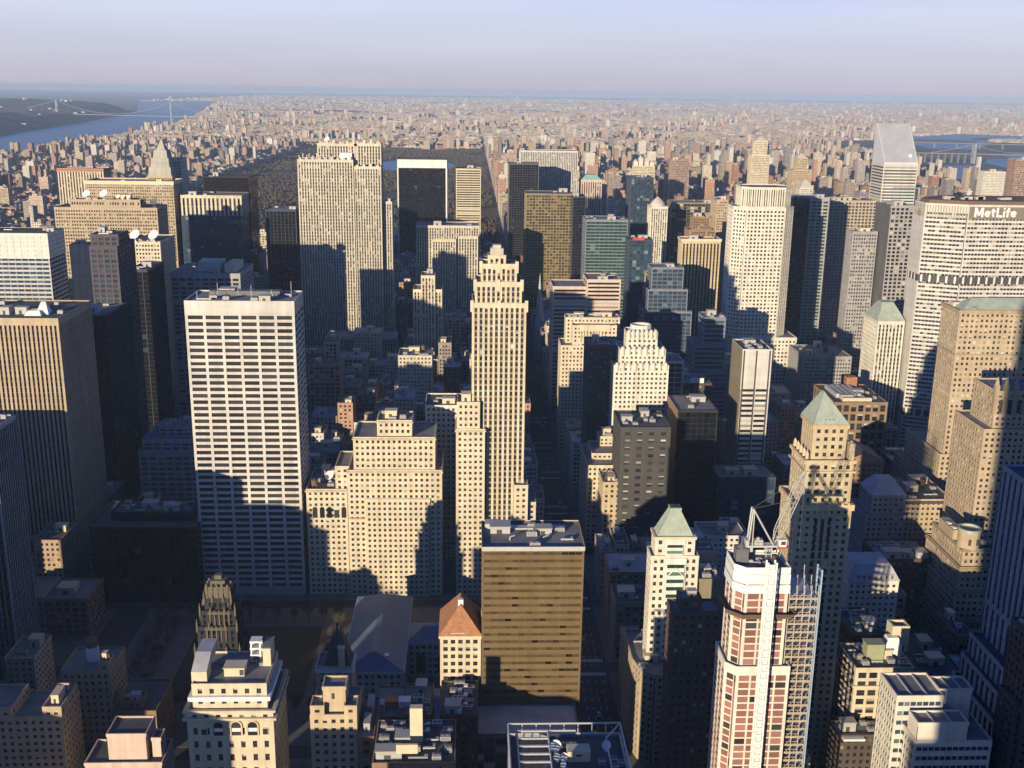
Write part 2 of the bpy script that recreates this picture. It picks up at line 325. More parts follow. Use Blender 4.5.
def clutter(R,root,roofobj,t,n,cream=False):
    x0,x1,y0,y1,z=t; w,d=x1-x0,y1-y0; z-=.2; used=[]
    def free(cx,cy,sx,sy):
        for (a,b,c,e) in used:
            if abs(cx-a)<(sx+c)/2+.4 and abs(cy-b)<(sy+e)/2+.4: return False
        return True
    kinds=['bulk']+['cool','duct','cool','bulk','cool','tank' if cream else 'cool','duct']*4
    k=0
    for kd in kinds[:n*2]:
        if k>=n: break
        if kd=='bulk': sx,sy,sz=min(R.uniform(5,12),w*.4),min(R.uniform(5,9),d*.4),R.uniform(3,5.5)
        elif kd=='cool': sx,sy,sz=R.uniform(2.5,5),R.uniform(2,3.5),R.uniform(1.8,3)
        elif kd=='tank': sx=sy=R.uniform(3.6,4.8); sz=6.5
        else: sx,sy,sz=R.uniform(5,9),R.uniform(3,5),1.6
        if sx>w-3 or sy>d-3: continue
        for _ in range(8):
            cx=R.uniform(x0+1.2+sx/2,x1-1.2-sx/2); cy=R.uniform(y0+1.2+sy/2,y1-1.2-sy/2)
            if free(cx,cy,sx,sy):
                used.append((cx,cy,sx,sy)); k+=1
                nm,ms={'bulk':('roof_bulkhead','bulkhead2' if cream else 'bulkhead'),'cool':('cooling_unit','cooling'),'tank':('water_tank','tank'),'duct':('duct','duct')}[kd]
                put(nm,PROTO[ms],roofobj,(cx,cy,z),(sx,sy,sz)); break
def hip(mb,t,z,h,over=.4,ridge=.0,flat=0,mat=0):
    """Hipped roof on a rectangle: ridge length fraction along the longer side, or flat top size."""
    x0,x1,y0,y1=t[0]-over,t[1]+over,t[2]-over,t[3]+over; cx,cy=(x0+x1)/2,(y0+y1)/2
    w,d=x1-x0,y1-y0
    rx=(ridge*w/2 if w>=d else .05) if not flat else flat
    ry=(ridge*d/2 if d>w else .05) if not flat else flat
    mb.prism([(x0,y0),(x1,y0),(x1,y1),(x0,y1)],z,z+h,mat,[(cx-rx,cy-ry),(cx+rx,cy-ry),(cx+rx,cy+ry),(cx-rx,cy+ry)])

# ---------------------------------------------------------------- the setting: ground, water, streets
HUD=[(-1882,3963),(-2064,4908),(-2022,5219),(-2203,6238),(-2283,7298),(-2442,9259),(-3540,15083),(-4835,21189),(-5638,25817),(-7010,23925),(-4157,13987),(-3403,9983),(-3062,7733),(-2911,6959),(-2730,5786)]
NJ=[(-2730,5786),(-2911,6959),(-3062,7733),(-3403,9983),(-4157,13987),(-7010,23925),(-9000,60000),(-40000,60000),(-40000,4000),(-2600,4000)]
EAST=[[(2258,5172),(2457,5277),(2076,4418),(1934,4248),(1992,4513)],
 [(3003,6277),(3320,6096),(2645,4840),(2508,5075),(2587,5450)],
 [(3538,8846),(4356,9722),(4824,9223),(4480,8559),(3884,8145),(3676,7705),(3152,6796),(2919,6922),(2990,7393)]]
RESV=[(-250+185*math.cos(t*math.pi/12),4780+390*math.sin(t*math.pi/12)) for t in range(24)]
def watermat():
    m,n,l,b=newmat('river_water'); b.inputs['Base Color'].default_value=(.10,.24,.38,1); b.inputs['Roughness'].default_value=.4; b.inputs['Specular IOR Level'].default_value=.35
    t=n.new('ShaderNodeTexCoord'); z=n.new('ShaderNodeTexNoise'); z.inputs['Scale'].default_value=.02; z.inputs['Detail'].default_value=6
    bp=n.new('ShaderNodeBump'); bp.inputs['Strength'].default_value=.5; bp.inputs['Distance'].default_value=6
    l(t.outputs['Object'],z.inputs['Vector']); l(z.outputs[0],bp.inputs['Height']); l(bp.outputs[0],b.inputs['Normal']); return m
def groundmat():
    m,n,l,b=newmat('city_ground'); b.inputs['Roughness'].default_value=.9
    t=n.new('ShaderNodeTexCoord'); z=n.new('ShaderNodeTexNoise'); z.inputs['Scale'].default_value=.004; z.inputs['Detail'].default_value=9; z.inputs['Roughness'].default_value=.7
    r=n.new('ShaderNodeValToRGB'); e=r.color_ramp.elements; e[0].position=.36; e[0].color=(.045,.046,.05,1); e[1].position=.62; e[1].color=(.15,.125,.105,1)
    x=e.new(.48); x.color=(.085,.075,.065,1)
    l(t.outputs['Object'],z.inputs['Vector']); l(z.outputs[0],r.inputs[0]); l(r.outputs[0],b.inputs['Base Color']); return m
b=MB(); b.face([(-40000,-1500,0),(40000,-1500,0),(40000,62000,0),(-40000,62000,0)]); tag(build('ground',b,groundmat()),kind='structure')
WM=watermat()
def sheet(name,polys,z,m):
    b=MB()
    for P in polys: b.face([(x,y,z) for x,y in P])
    return tag(build(name,b,m),kind='structure')
me=bpy.data.meshes.new('river')
sheet('river',[HUD[::-1]],1.0,WM); sheet('tidal_strait',[P[::-1] for P in EAST],1.0,WM); sheet('reservoir',[RESV],.8,WM)
M_ASPH=plain('asphalt',(.05,.05,.054),.9,0,.2,.05); M_PAVE=plain('pavement',(.13,.127,.12),.9,0,.2,.2); M_LAWN=plain('winter_lawn',(.05,.048,.028),.95,0,.35,.01); M_MARK=plain('road_paint',(.75,.74,.7),.7,0,.1,.3)
# roads of Midtown as one asphalt sheet, pavements with kerbs round every block
b=MB(); b.face([(-1700,300,.02),(1500,300,.02),(1500,2040,.02),(-1700,2040,.02)]); tag(build('road',b,M_ASPH),kind='structure')
b=MB(); AV=[-1450,-1290,-1110,-890,-456,-212,69,205,335,465,600,785,985,1190]
for n in range(37,59):
    ys=(n-34.1)*80.5
    for i in range(len(AV)-1):
        x0,x1=AV[i]+10.5,AV[i+1]-10.5
        if n==41 and AV[i]==-212: continue
        y1=ys+80.5-5.2 if not (n==40 and AV[i]==-212) else ys+161-5.2
        b.box(x0,x1,ys+5.2,y1,.02,.16)
tag(build('pavement',b,M_PAVE),kind='structure')
b=MB()
for k in range(90):
    y=340+k*9
    for x in (63.4,67.1,70.8,74.5): b.face([(x-.09,y,.03),(x+.09,y,.03),(x+.09,y+3,.03),(x-.09,y+3,.03)])
for n in range(38,48):
    ys=(n-34.1)*80.5
    for s in (-7.5,7.5):
        for q in range(14): b.face([(60.5+q*1.25,ys+s-1.6,.03),(61.1+q*1.25,ys+s-1.6,.03),(61.1+q*1.25,ys+s+1.6,.03),(60.5+q*1.25,ys+s+1.6,.03)])
tag(build('lane_markings',b,M_MARK),kind='structure')
# the big park's floor, the small park's lawn and gravel terrace
sheet('park_ground',[[(-875,2020),(63,2020),(63,6110),(-875,6110)]],.3,plain('park_floor',(.07,.055,.042),.95,0,.3,.006))
sheet('lawn',[[(-165,522),(-90,522),(-90,606),(-165,606)]],.30,M_LAWN)
for (cx,cy,ra,rb) in ((3420,8050,300,230),(4150,8350,330,420),(2700,5980,260,200)):
    b=MB(); R=random.Random(cx); P=[(cx+ra*math.cos(k*math.pi/12)*R.uniform(.8,1.1),cy+rb*math.sin(k*math.pi/12)*R.uniform(.8,1.1)) for k in range(24)]
    b.prism(P,1.2,9,0,[(cx+(x-cx)*.8,cy+(y-cy)*.8) for x,y in P]); tag(build('island',b,plain('island_scrub',(.17,.11,.085),.95,0,.3,.01)),kind='structure')
# far shore: wooded ridge across the river
def ridge():
    b=MB(); R=random.Random(3); SH=[(-2730,5786),(-2911,6959),(-3062,7733),(-3403,9983),(-4157,13987),(-5300,17500),(-7010,23925)]
    rows=[]
    for i in range(len(SH)-1):
        for k in range(14):
            t=k/14; x=SH[i][0]*(1-t)+SH[i+1][0]*t; y=SH[i][1]*(1-t)+SH[i+1][1]*t; rows.append((x,y))
    G=[]
    for (x,y) in rows:
        end=1 if y<13300 else max(0,1-(y-13300)/900)
        g=[]
        for j,off in enumerate((0,60,150,300,520,900,1500,2400,3600,6000)):
            hh=(0,35,75,105,128,150,165,172,160,0)[j]*end*(.55+.45*min(1,y/11500))*(1+.16*math.sin(x*.004+y*.0021+j)+R.uniform(-.06,.06))
            g.append((x-off-R.uniform(-20,20),y+off*.1,max(hh,0)+.6))
        G.append(g)
    for a,c in zip(G,G[1:]):
        for j in range(9): b.face([a[j],c[j],c[j+1],a[j+1]])
    return b
M_RIDGE=plain('ridge_wood',(.15,.115,.10),.95,0,.4,.004)
tag(build('hills',ridge(),M_RIDGE),kind='structure')

# ---------------------------------------------------------------- hero buildings
HERO=[
('f1', 'office_block', 'brown brick block at bottom left corner with a brighter end bay', 'office building', 'punch', (0.47, 0.37, 0.25), 'dark', [[-234.3, -181.1, 432, 454, 0, 47.9], [-188.9, -180.6, 431.0, 451.0, 47.9, 53.4], [-215.9, -202.5, 431.0, 451.0, 47.9, 53.1]], {'win': 1}),
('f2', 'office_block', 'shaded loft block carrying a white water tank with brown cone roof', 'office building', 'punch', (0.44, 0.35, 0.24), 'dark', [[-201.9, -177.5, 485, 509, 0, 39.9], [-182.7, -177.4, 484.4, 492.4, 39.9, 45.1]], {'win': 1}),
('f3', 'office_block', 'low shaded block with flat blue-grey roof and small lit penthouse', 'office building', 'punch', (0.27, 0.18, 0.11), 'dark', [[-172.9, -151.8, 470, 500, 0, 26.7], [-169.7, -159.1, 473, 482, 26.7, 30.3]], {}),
('f4', 'office_block', 'blank sunlit tan wall block at bottom edge left of ornate cornice building', 'office building', 'blank', (0.6, 0.47, 0.39), 'dark', [[-166.7, -133.3, 415, 433, 0, 35.6], [-157.2, -140.1, 418, 432, 35.6, 47.9], [-138.8, -134.5, 420, 427, 35.6, 44.5]], {'clutter': 0}),
('f5', 'ornate_building', 'pale stone building with white projecting cornice and arched upper windows', 'building', 'arch', (0.63, 0.54, 0.39), 'dark', [[-112.5, -78.2, 385, 415, 0, 79.8], [-110.1, -80.6, 386.6, 412.6, 79.8, 90.5]], {'win': 1, 'clutter': 0}),
('f6', 'apartment_building', 'narrow tan building with two corner wings and a tall blank penthouse block', 'apartment building', 'punch', (0.52, 0.42, 0.27), 'dark', [[-65.3, -46.1, 395, 417, 0, 70.9], [-65.1, -59.4, 395, 403, 70.9, 75.1], [-51.3, -46.0, 395, 403, 70.9, 75.0], [-60.4, -50.6, 398, 407, 70.9, 82.0]], {'win': 1, 'clutter': 0}),
('f6b', 'apartment_building', 'small cream building under a steep dark mansard roof with tan chimney', 'apartment building', 'punch', (0.63, 0.54, 0.39), 'dark', [[-69.5, -53.2, 442, 456, 0, 65.9]], {'win': 1, 'clutter': 0}),
('f7', 'office_tower', 'black brick tower with gilded gothic crown and pinnacles', 'office tower', 'pierd', (0.025, 0.026, 0.03), 'black', [[-128.8, -107.9, 462, 480, 0, 63.2], [-127.5, -109.0, 463.5, 478.5, 63.2, 74.9], [-126.1, -109.8, 465, 477, 74.9, 82.3], [-124.2, -111.7, 466.5, 475.5, 82.3, 87.8]], {'clutter': 0}),
('f9', 'apartment_building', 'slim cream building with steep orange-red tiled hip roof', 'apartment building', 'punchp', (0.63, 0.54, 0.39), 'dark', [[-13.3, 5.3, 445, 470, 0, 79.5]], {'win': 1, 'clutter': 0}),
('f10', 'office_tower', 'gold-brown glass slab with flat grey roof beside the shaded avenue', 'office tower', 'gold', (0.155, 0.106, 0.05), 'goldg', [[5.6, 50.4, 437, 467, 0, 126.3]], {}),
('f10b', 'office_block', 'low podium roof with blue-grey surface at foot of gold slab', 'office building', 'glass', (0.12, 0.12, 0.125), 'dark', [[0.5, 48.3, 412, 436, 0, 50.0]], {'clutter': 0, 'roofmat': 'M_LIGHT'}),
('f11', 'office_tower', 'near tower top with open steel roof frame, dish antennas and cream plant box', 'office tower', 'punch', (0.34, 0.33, 0.32), 'dark', [[14.1, 54.4, 300, 342, 0, 95.5]], {'clutter': 0}),
('f12', 'rowhouse', 'low shaded block with cluttered roof and lit tan chimney stack', 'building', 'punch', (0.27, 0.18, 0.11), 'dark', [[-37.8, -5.4, 370, 400, 0, 65.1]], {'clutter': 8}),
('f12b', 'rowhouse', 'dark low block with orange and white plant on its roof', 'building', 'punch', (0.27, 0.18, 0.11), 'dark', [[-41.6, -28.5, 420, 446, 0, 53.9], [-28.5, -16.2, 420, 446, 0, 54.8]], {'clutter': 8}),
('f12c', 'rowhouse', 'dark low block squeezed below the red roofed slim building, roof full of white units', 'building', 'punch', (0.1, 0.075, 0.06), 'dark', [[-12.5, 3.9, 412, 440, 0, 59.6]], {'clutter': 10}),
('f12d', 'rowhouse', 'shaded narrow block with bare blue-grey roof right of twin-wing building', 'building', 'punch', (0.27, 0.18, 0.11), 'dark', [[-45.5, -39.0, 392, 422, 0, 62.4]], {'clutter': 2}),
('f13', 'office_tower', 'slim cream tower with green pyramid roof and chevron braced window bay', 'office tower', 'punchb', (0.68, 0.63, 0.53), 'dark', [[87.5, 110.8, 478, 490, 0, 103.7], [89.3, 108.7, 478.8, 489.8, 103.7, 113.3]], {'win': 1, 'clutter': 0}),
('f13b', 'office_block', 'shaded stone podium with curved corner below the slim cream tower', 'office building', 'punch', (0.47, 0.37, 0.25), 'dark', [[80.7, 97.7, 462, 508, 0, 48.9]], {'win': 1, 'clutter': 2}),
('f13c', 'office_block', 'blank beige block rising behind slim cream tower', 'office building', 'blank', (0.6, 0.47, 0.39), 'dark', [[115.4, 125.6, 505, 525, 0, 94.2]], {}),
('f13d', 'office_block', 'brown blank-walled block with dark roof pit between slim tower and building under construction', 'office building', 'blank', (0.24, 0.2, 0.13), 'dark', [[112.0, 124.8, 480, 500, 0, 90.6]], {}),
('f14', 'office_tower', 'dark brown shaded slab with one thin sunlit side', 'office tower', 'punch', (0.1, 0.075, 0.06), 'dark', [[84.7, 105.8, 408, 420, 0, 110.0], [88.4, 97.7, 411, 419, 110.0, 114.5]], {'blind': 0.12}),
('f15', 'office_tower', 'concrete tower under construction with red block infill and white wrapped top floors', 'office tower', 'frame', (0.68, 0.63, 0.53), 'brick', [[94.2, 117.5, 350.5, 369.5, 0, 117.3], [95.6, 114.8, 352, 367, 117.3, 155.2]], {'clutter': 0}),
('f16', 'office_tower', 'tall tan tower with ornate shoulders and pale green hipped roof', 'office tower', 'punch', (0.52, 0.42, 0.27), 'dark', [[148.5, 174.4, 455, 479, 0, 138.7], [151.6, 173.6, 456.0, 478.0, 138.7, 160.0], [154.4, 169.9, 458, 475, 160.0, 176.4]], {'win': 1, 'clutter': 0}),
('f17', 'office_block', 'cream loft building with green and white boxes on its busy roof', 'office building', 'loft', (0.63, 0.54, 0.39), 'dark', [[180.3, 207.8, 445, 469, 0, 61.7]], {'win': 1, 'clutter': 10}),
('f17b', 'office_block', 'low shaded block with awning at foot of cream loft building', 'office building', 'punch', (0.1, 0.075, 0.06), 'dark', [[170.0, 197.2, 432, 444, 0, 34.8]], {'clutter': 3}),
('f18', 'office_block', 'white modern block stepped into blank boxes with strip windows at bottom right', 'office building', 'strip', (0.68, 0.63, 0.53), 'blue', [[177.8, 209.1, 372, 402, 0, 71.3], [178.3, 199.0, 372.5, 381.5, 71.3, 79.2], [192.7, 206.9, 388, 398, 0, 84.9], [173.7, 193.2, 384, 402, 0, 84.3]], {'clutter': 0}),
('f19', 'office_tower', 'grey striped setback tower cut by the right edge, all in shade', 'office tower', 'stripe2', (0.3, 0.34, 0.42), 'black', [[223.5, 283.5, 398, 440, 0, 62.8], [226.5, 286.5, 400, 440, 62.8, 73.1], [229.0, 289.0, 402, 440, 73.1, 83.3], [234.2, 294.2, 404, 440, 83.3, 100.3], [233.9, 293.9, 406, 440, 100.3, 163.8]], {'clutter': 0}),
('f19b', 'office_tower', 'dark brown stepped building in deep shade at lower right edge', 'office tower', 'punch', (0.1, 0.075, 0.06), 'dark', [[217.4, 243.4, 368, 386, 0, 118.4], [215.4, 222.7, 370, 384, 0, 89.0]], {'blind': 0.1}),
('f20', 'office_tower', 'brown brick ziggurat with round turret and white blinds', 'office tower', 'punch', (0.44, 0.35, 0.24), 'dark', [[279.9, 312.5, 560, 618, 0, 25.1], [280.9, 309.9, 562, 616, 25.1, 43.2], [283.0, 307.1, 564, 612, 43.2, 57.4], [284.4, 305.5, 566, 608, 57.4, 67.8]], {'win': 1, 'blind': 0.5, 'clutter': 2}),
('f21', 'ornate_building', 'half-shaded grey building with sloping blue-grey mansard roof', 'building', 'punch', (0.68, 0.63, 0.53), 'dark', [[207.1, 235.4, 535, 559, 0, 62.8]], {'win': 1, 'clutter': 0}),
('f22', 'office_block', 'tan block with dark cornice, lit only at its right end', 'office building', 'punch', (0.47, 0.37, 0.25), 'dark', [[276.2, 314.5, 648, 688, 0, 66.5]], {'win': 1, 'clutter': 6}),
('f22b', 'ornate_building', 'shaded grey stepped building with small pyramid roof', 'building', 'punch', (0.34, 0.33, 0.32), 'dark', [[254.4, 279.5, 640, 680, 0, 38.5], [256.2, 282.5, 643, 673, 38.5, 57.5], [260.0, 282.3, 646, 668, 57.5, 70.1]], {'clutter': 0}),
('f23', 'office_block', 'orange-brown brick house block with low gabled roof behind hipped green roof tower', 'office building', 'punch', (0.27, 0.18, 0.11), 'dark', [[257.1, 283.5, 690, 720, 0, 77.9]], {'win': 1, 'clutter': 0}),
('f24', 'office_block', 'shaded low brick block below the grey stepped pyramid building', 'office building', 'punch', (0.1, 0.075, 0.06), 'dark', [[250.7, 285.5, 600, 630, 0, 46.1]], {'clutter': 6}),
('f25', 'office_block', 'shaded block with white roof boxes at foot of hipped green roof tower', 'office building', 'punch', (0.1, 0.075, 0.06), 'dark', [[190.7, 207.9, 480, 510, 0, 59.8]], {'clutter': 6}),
('m1', 'office_tower', 'cream striped tower cut by the left edge with white tarp on roof', 'office tower', 'pierf', (0.44, 0.35, 0.24), 'black', [[-326.3, -264.5, 690, 752, 0, 174.4]], {'clutter': 5}),
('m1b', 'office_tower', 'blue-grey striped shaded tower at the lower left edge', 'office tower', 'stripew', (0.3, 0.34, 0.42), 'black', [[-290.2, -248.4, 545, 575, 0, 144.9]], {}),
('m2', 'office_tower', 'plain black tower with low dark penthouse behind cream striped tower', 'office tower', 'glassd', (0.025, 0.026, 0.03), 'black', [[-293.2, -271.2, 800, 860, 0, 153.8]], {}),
('m3', 'office_tower', 'slim plum-brown tower with pale window grid and pale plant box on top', 'office tower', 'gridp', (0.09, 0.07, 0.08), 'blue', [[-296.6, -275.1, 850, 895, 0, 198.2], [-295.7, -274.2, 852, 878, 198.2, 207.3]], {'clutter': 2}),
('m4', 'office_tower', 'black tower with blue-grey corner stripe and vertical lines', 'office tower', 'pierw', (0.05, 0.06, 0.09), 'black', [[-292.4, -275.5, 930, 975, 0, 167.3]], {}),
('m5', 'office_tower', 'broad white tower with wide grid of dark strip windows', 'office tower', 'grid', (0.58, 0.55, 0.505), 'dark', [[-173.1, -107.0, 650, 686, 0, 194.2]], {'win': 1, 'blind': 0.04, 'clutter': 6}),
('m6', 'office_block', 'dark grey flat-topped tower with two plant boxes behind white grid tower', 'office building', 'grids', (0.34, 0.33, 0.32), 'dark', [[-266.3, -204.7, 960, 1020, 0, 159.2]], {'clutter': 3}),
('m7', 'office_tower', 'tower with bright white glazed crown at the left edge', 'office tower', 'glassb', (0.5, 0.5, 0.5), 'blue', [[-465.3, -379.9, 985, 1025, 0, 189.8]], {}),
('m8', 'office_tower', 'broad sandstone tower crowded with white dish antennas', 'office tower', 'fine', (0.44, 0.35, 0.24), 'dark', [[-445.0, -336.1, 1180, 1220, 0, 192.8], [-429.5, -355.3, 1186, 1206, 192.8, 200.7]], {'clutter': 4}),
('m8b', 'office_tower', 'cream blank-topped tower with two round white dishes on its roof', 'office tower', 'fine', (0.63, 0.54, 0.39), 'dark', [[-319.2, -287.2, 1010, 1060, 0, 180.2]], {'clutter': 2}),
('m8c', 'office_block', 'cream blank side tower in front of sandstone tower', 'office building', 'blank', (0.63, 0.54, 0.39), 'dark', [[-403.5, -382.7, 1100, 1120, 0, 164.2]], {}),
('m9', 'office_tower', 'wide grey-brown slab with thin pale roof rim behind the dishes', 'office tower', 'fine', (0.44, 0.35, 0.24), 'dark', [[-479.3, -371.1, 1380, 1425, 0, 203.7]], {'clutter': 3}),
('m10', 'office_tower', 'cream slab with red-brown cornice and tall fins at upper left', 'office tower', 'pierl', (0.63, 0.54, 0.39), 'dark', [[-612.3, -545.1, 1650, 1685, 0, 199.2]], {'clutter': 1}),
('m11', 'office_tower', 'blue glass tower topped by cream crown with dark slits', 'office tower', 'glassd', (0.05, 0.06, 0.09), 'blue', [[-364.0, -289.2, 1380, 1430, 0, 162.5], [-362.5, -288.0, 1380.5, 1425.5, 162.5, 187.4]], {'clutter': 4}),
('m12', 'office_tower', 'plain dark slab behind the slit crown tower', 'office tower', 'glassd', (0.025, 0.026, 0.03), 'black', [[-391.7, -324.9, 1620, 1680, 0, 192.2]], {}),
('m13', 'office_tower', 'tan tower with stepped pale pointed crown on the left skyline', 'office tower', 'fine', (0.47, 0.37, 0.25), 'blue', [[-414.3, -382.6, 1420, 1460, 0, 208.3]], {'clutter': 0}),
('m13b', 'office_tower', 'slim pale tower right of stepped pointed crown tower', 'office tower', 'fine', (0.68, 0.63, 0.53), 'dark', [[-389.3, -377.7, 1450, 1480, 0, 226.7]], {}),
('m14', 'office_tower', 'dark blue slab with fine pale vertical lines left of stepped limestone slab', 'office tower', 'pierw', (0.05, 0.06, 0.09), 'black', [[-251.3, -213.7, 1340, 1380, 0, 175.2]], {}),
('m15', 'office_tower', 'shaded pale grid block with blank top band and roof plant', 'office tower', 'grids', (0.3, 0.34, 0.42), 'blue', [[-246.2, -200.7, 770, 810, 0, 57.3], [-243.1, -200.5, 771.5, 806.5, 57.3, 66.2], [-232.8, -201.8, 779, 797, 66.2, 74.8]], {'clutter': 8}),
('m16', 'office_block', 'low black glass block with cluttered roof left of white grid tower foot', 'office building', 'glassd', (0.025, 0.026, 0.03), 'black', [[-238.9, -171.8, 640, 685, 0, 51.2], [-228.6, -177.5, 652, 674, 51.2, 56.5]], {'clutter': 8}),
('m17', 'office_tower', 'tallest stepped limestone slab with fine vertical piers', 'office tower', 'pier', (0.58, 0.52, 0.41), 'dark', [[-197.9, -134.4, 1262, 1294, 0, 240.7], [-134.1, -102.9, 1263.5, 1293.5, 0, 233.3], [-104.2, -91.5, 1271, 1297, 0, 193.1], [-175.8, -130.3, 1270, 1292, 240.7, 258.3], [-133.7, -102.9, 1270, 1292, 233.3, 258.7]], {'clutter': 0}),
('m18', 'office_block', 'low shaded limestone wing at foot of stepped limestone slab', 'office building', 'pier', (0.58, 0.52, 0.41), 'dark', [[-161.0, -83.1, 1180, 1220, 0, 35.6], [-161.0, -83.1, 1184, 1218, 35.6, 50.8]], {'clutter': 3}),
('m19', 'office_tower', 'black glass slab framed by white edges and white top band', 'office tower', 'glassd', (0.025, 0.026, 0.03), 'black', [[-123.4, -43.3, 1880, 1915, 0, 190.3], [-125.7, -40.7, 1879.5, 1915.5, 190.3, 205.4]], {'clutter': 0}),
('m20', 'office_tower', 'yellowish banded tower right of white framed black slab', 'office tower', 'bandc', (0.63, 0.54, 0.39), 'dark', [[-25.7, 17.5, 1900, 1940, 0, 188.2]], {'clutter': 1}),
('m21', 'office_tower', 'long limestone slab with vertical piers left of tall setback tower', 'office tower', 'pier', (0.58, 0.52, 0.41), 'dark', [[-67.4, 10.3, 1340, 1380, 0, 157.5], [-47.5, -18.0, 1332, 1340, 0, 141.3], [-15.6, 9.1, 1334, 1340, 0, 145.0]], {'clutter': 4}),
('m22', 'office_tower', 'slim sunlit limestone tower with raised centre', 'office tower', 'pier', (0.63, 0.54, 0.39), 'dark', [[-60.1, -29.8, 1120, 1150, 0, 117.2], [-51.6, -37.0, 1118.8, 1144.8, 0, 132.2]], {'clutter': 1}),
('m23', 'office_tower', 'tall cream setback tower with stepped crown at picture centre', 'office tower', 'pier', (0.63, 0.54, 0.39), 'dark', [[1.0, 34.4, 652, 682, 0, 193.5], [2.8, 31.5, 652.8, 678.8, 193.5, 206.4], [6.4, 28.3, 654.2, 674.2, 206.4, 217.3], [10.6, 21.6, 657, 667, 217.3, 222.3]], {'win': 1, 'blind': 0.12, 'clutter': 0}),
('m23b', 'office_block', 'lower cream steps on the avenue side of tall setback tower', 'office building', 'punch', (0.63, 0.54, 0.39), 'dark', [[28.1, 37.1, 646, 680, 0, 77.0], [37.6, 42.6, 650, 676, 0, 63.9]], {'win': 1, 'clutter': 2}),
('m24', 'office_tower', 'cream punched-window tower joined to left of tall setback tower', 'office tower', 'punch', (0.63, 0.54, 0.39), 'dark', [[-8.8, 9.4, 647, 673, 0, 114.1], [-8.2, 6.2, 648.2, 668.2, 114.1, 131.4]], {'win': 1, 'clutter': 1}),
('m25', 'office_block', 'broad cream stepped office block half covered by shadow', 'office building', 'punch', (0.63, 0.54, 0.39), 'dark', [[-77.6, -17.7, 648, 690, 0, 86.4], [-66.6, -25.3, 646.8, 647.8, 0, 67.3], [-73.5, -22.0, 649.5, 683.5, 86.4, 107.9], [-58.6, -36.6, 653, 673, 107.9, 118.0], [-85.5, -76.7, 651, 681, 0, 88.0]], {'win': 1, 'clutter': 4}),
('m25b', 'office_block', 'lower cream block with tall arched windows and dish on roof', 'office building', 'punch', (0.63, 0.54, 0.39), 'dark', [[-104.2, -78.2, 650, 690, 0, 72.9]], {'win': 1, 'clutter': 6}),
('m26', 'office_block', 'pale blank-topped tower behind broad cream stepped block', 'office building', 'punch', (0.68, 0.63, 0.53), 'dark', [[-30.3, -8.8, 700, 730, 0, 114.1]], {'win': 1, 'clutter': 3}),
('bz', 'office_tower', 'bronze patterned glass tower right of the avenue', 'office tower', 'gridb', (0.24, 0.2, 0.13), 'bronze', [[75.9, 140.7, 1500, 1545, 0, 183.3]], {'clutter': 2}),
('bz2', 'office_tower', 'dark slab hugging right side of bronze glass tower', 'office tower', 'glassd', (0.05, 0.06, 0.09), 'black', [[138.9, 156.6, 1480, 1520, 0, 181.5]], {}),
('dk', 'office_tower', 'dark charcoal slab left of bronze glass tower', 'office tower', 'glassd', (0.12, 0.12, 0.125), 'black', [[64.1, 114.6, 1850, 1900, 0, 200.9]], {'clutter': 1}),
('gm', 'office_tower', 'white tower with long pale vertical stripes rising behind charcoal slab', 'office tower', 'pier', (0.58, 0.55, 0.505), 'dark', [[87.4, 191.1, 1965, 2010, 0, 216.8]], {'clutter': 2}),
('gr', 'office_tower', 'green glass tower with pale band lines and busy roof', 'office tower', 'green', (0.2, 0.22, 0.26), 'green', [[149.1, 203.7, 1400, 1445, 0, 159.9]], {'clutter': 9}),
('cr', 'ornate_building', 'cream tower with green hipped dome roof and tall slits', 'building', 'pierl', (0.6, 0.47, 0.39), 'dark', [[199.5, 237.7, 1980, 2015, 0, 165.4]], {'clutter': 0}),
('bl', 'office_tower', 'slim blue-grey tower with dark crown right of green glass tower', 'office tower', 'pierw', (0.05, 0.06, 0.09), 'blue', [[234.7, 268.6, 1600, 1645, 0, 198.8]], {'clutter': 3}),
('th', 'ornate_building', 'slender pale tower with rounded crown', 'building', 'pier', (0.68, 0.63, 0.53), 'dark', [[241.2, 264.1, 1450, 1480, 0, 172.1]], {'clutter': 0}),
('ol', 'office_tower', 'olive glass slab behind slender pale tower', 'office tower', 'glass', (0.24, 0.2, 0.13), 'dark', [[282.2, 345.8, 1520, 1560, 0, 171.0]], {'clutter': 3}),
('ol2', 'office_tower', 'narrow tan slab right of olive glass slab', 'office tower', 'fine', (0.44, 0.35, 0.24), 'dark', [[336.5, 351.6, 1480, 1520, 0, 179.4]], {}),
('ol3', 'office_tower', 'brown stepped tower with rooftop frame before olive slab', 'office tower', 'fine', (0.27, 0.18, 0.11), 'dark', [[269.8, 302.2, 1330, 1360, 0, 156.7], [274.5, 298.2, 1333, 1353, 156.7, 172.3]], {'clutter': 4}),
('m34', 'office_tower', 'tan tower with dark vertical window strips and pale top rim', 'office tower', 'pierl', (0.52, 0.42, 0.27), 'black', [[236.2, 280.2, 1200, 1222, 0, 161.5]], {'clutter': 3}),
('m28', 'office_tower', 'pinkish tower with horizontal strip windows in two heights', 'office tower', 'bandc', (0.6, 0.47, 0.39), 'dark', [[82.0, 116.0, 1060, 1100, 0, 132.1], [115.8, 149.7, 1060, 1100, 0, 139.3]], {'clutter': 3}),
('m29', 'office_block', 'cream ornate block with columned attic above the avenue', 'office building', 'punch', (0.63, 0.54, 0.39), 'dark', [[91.9, 131.5, 945, 979, 0, 117.2], [86.5, 135.7, 957, 973, 0, 122.0], [81.5, 105.8, 943.5, 973.5, 0, 99.1]], {'win': 1, 'clutter': 4}),
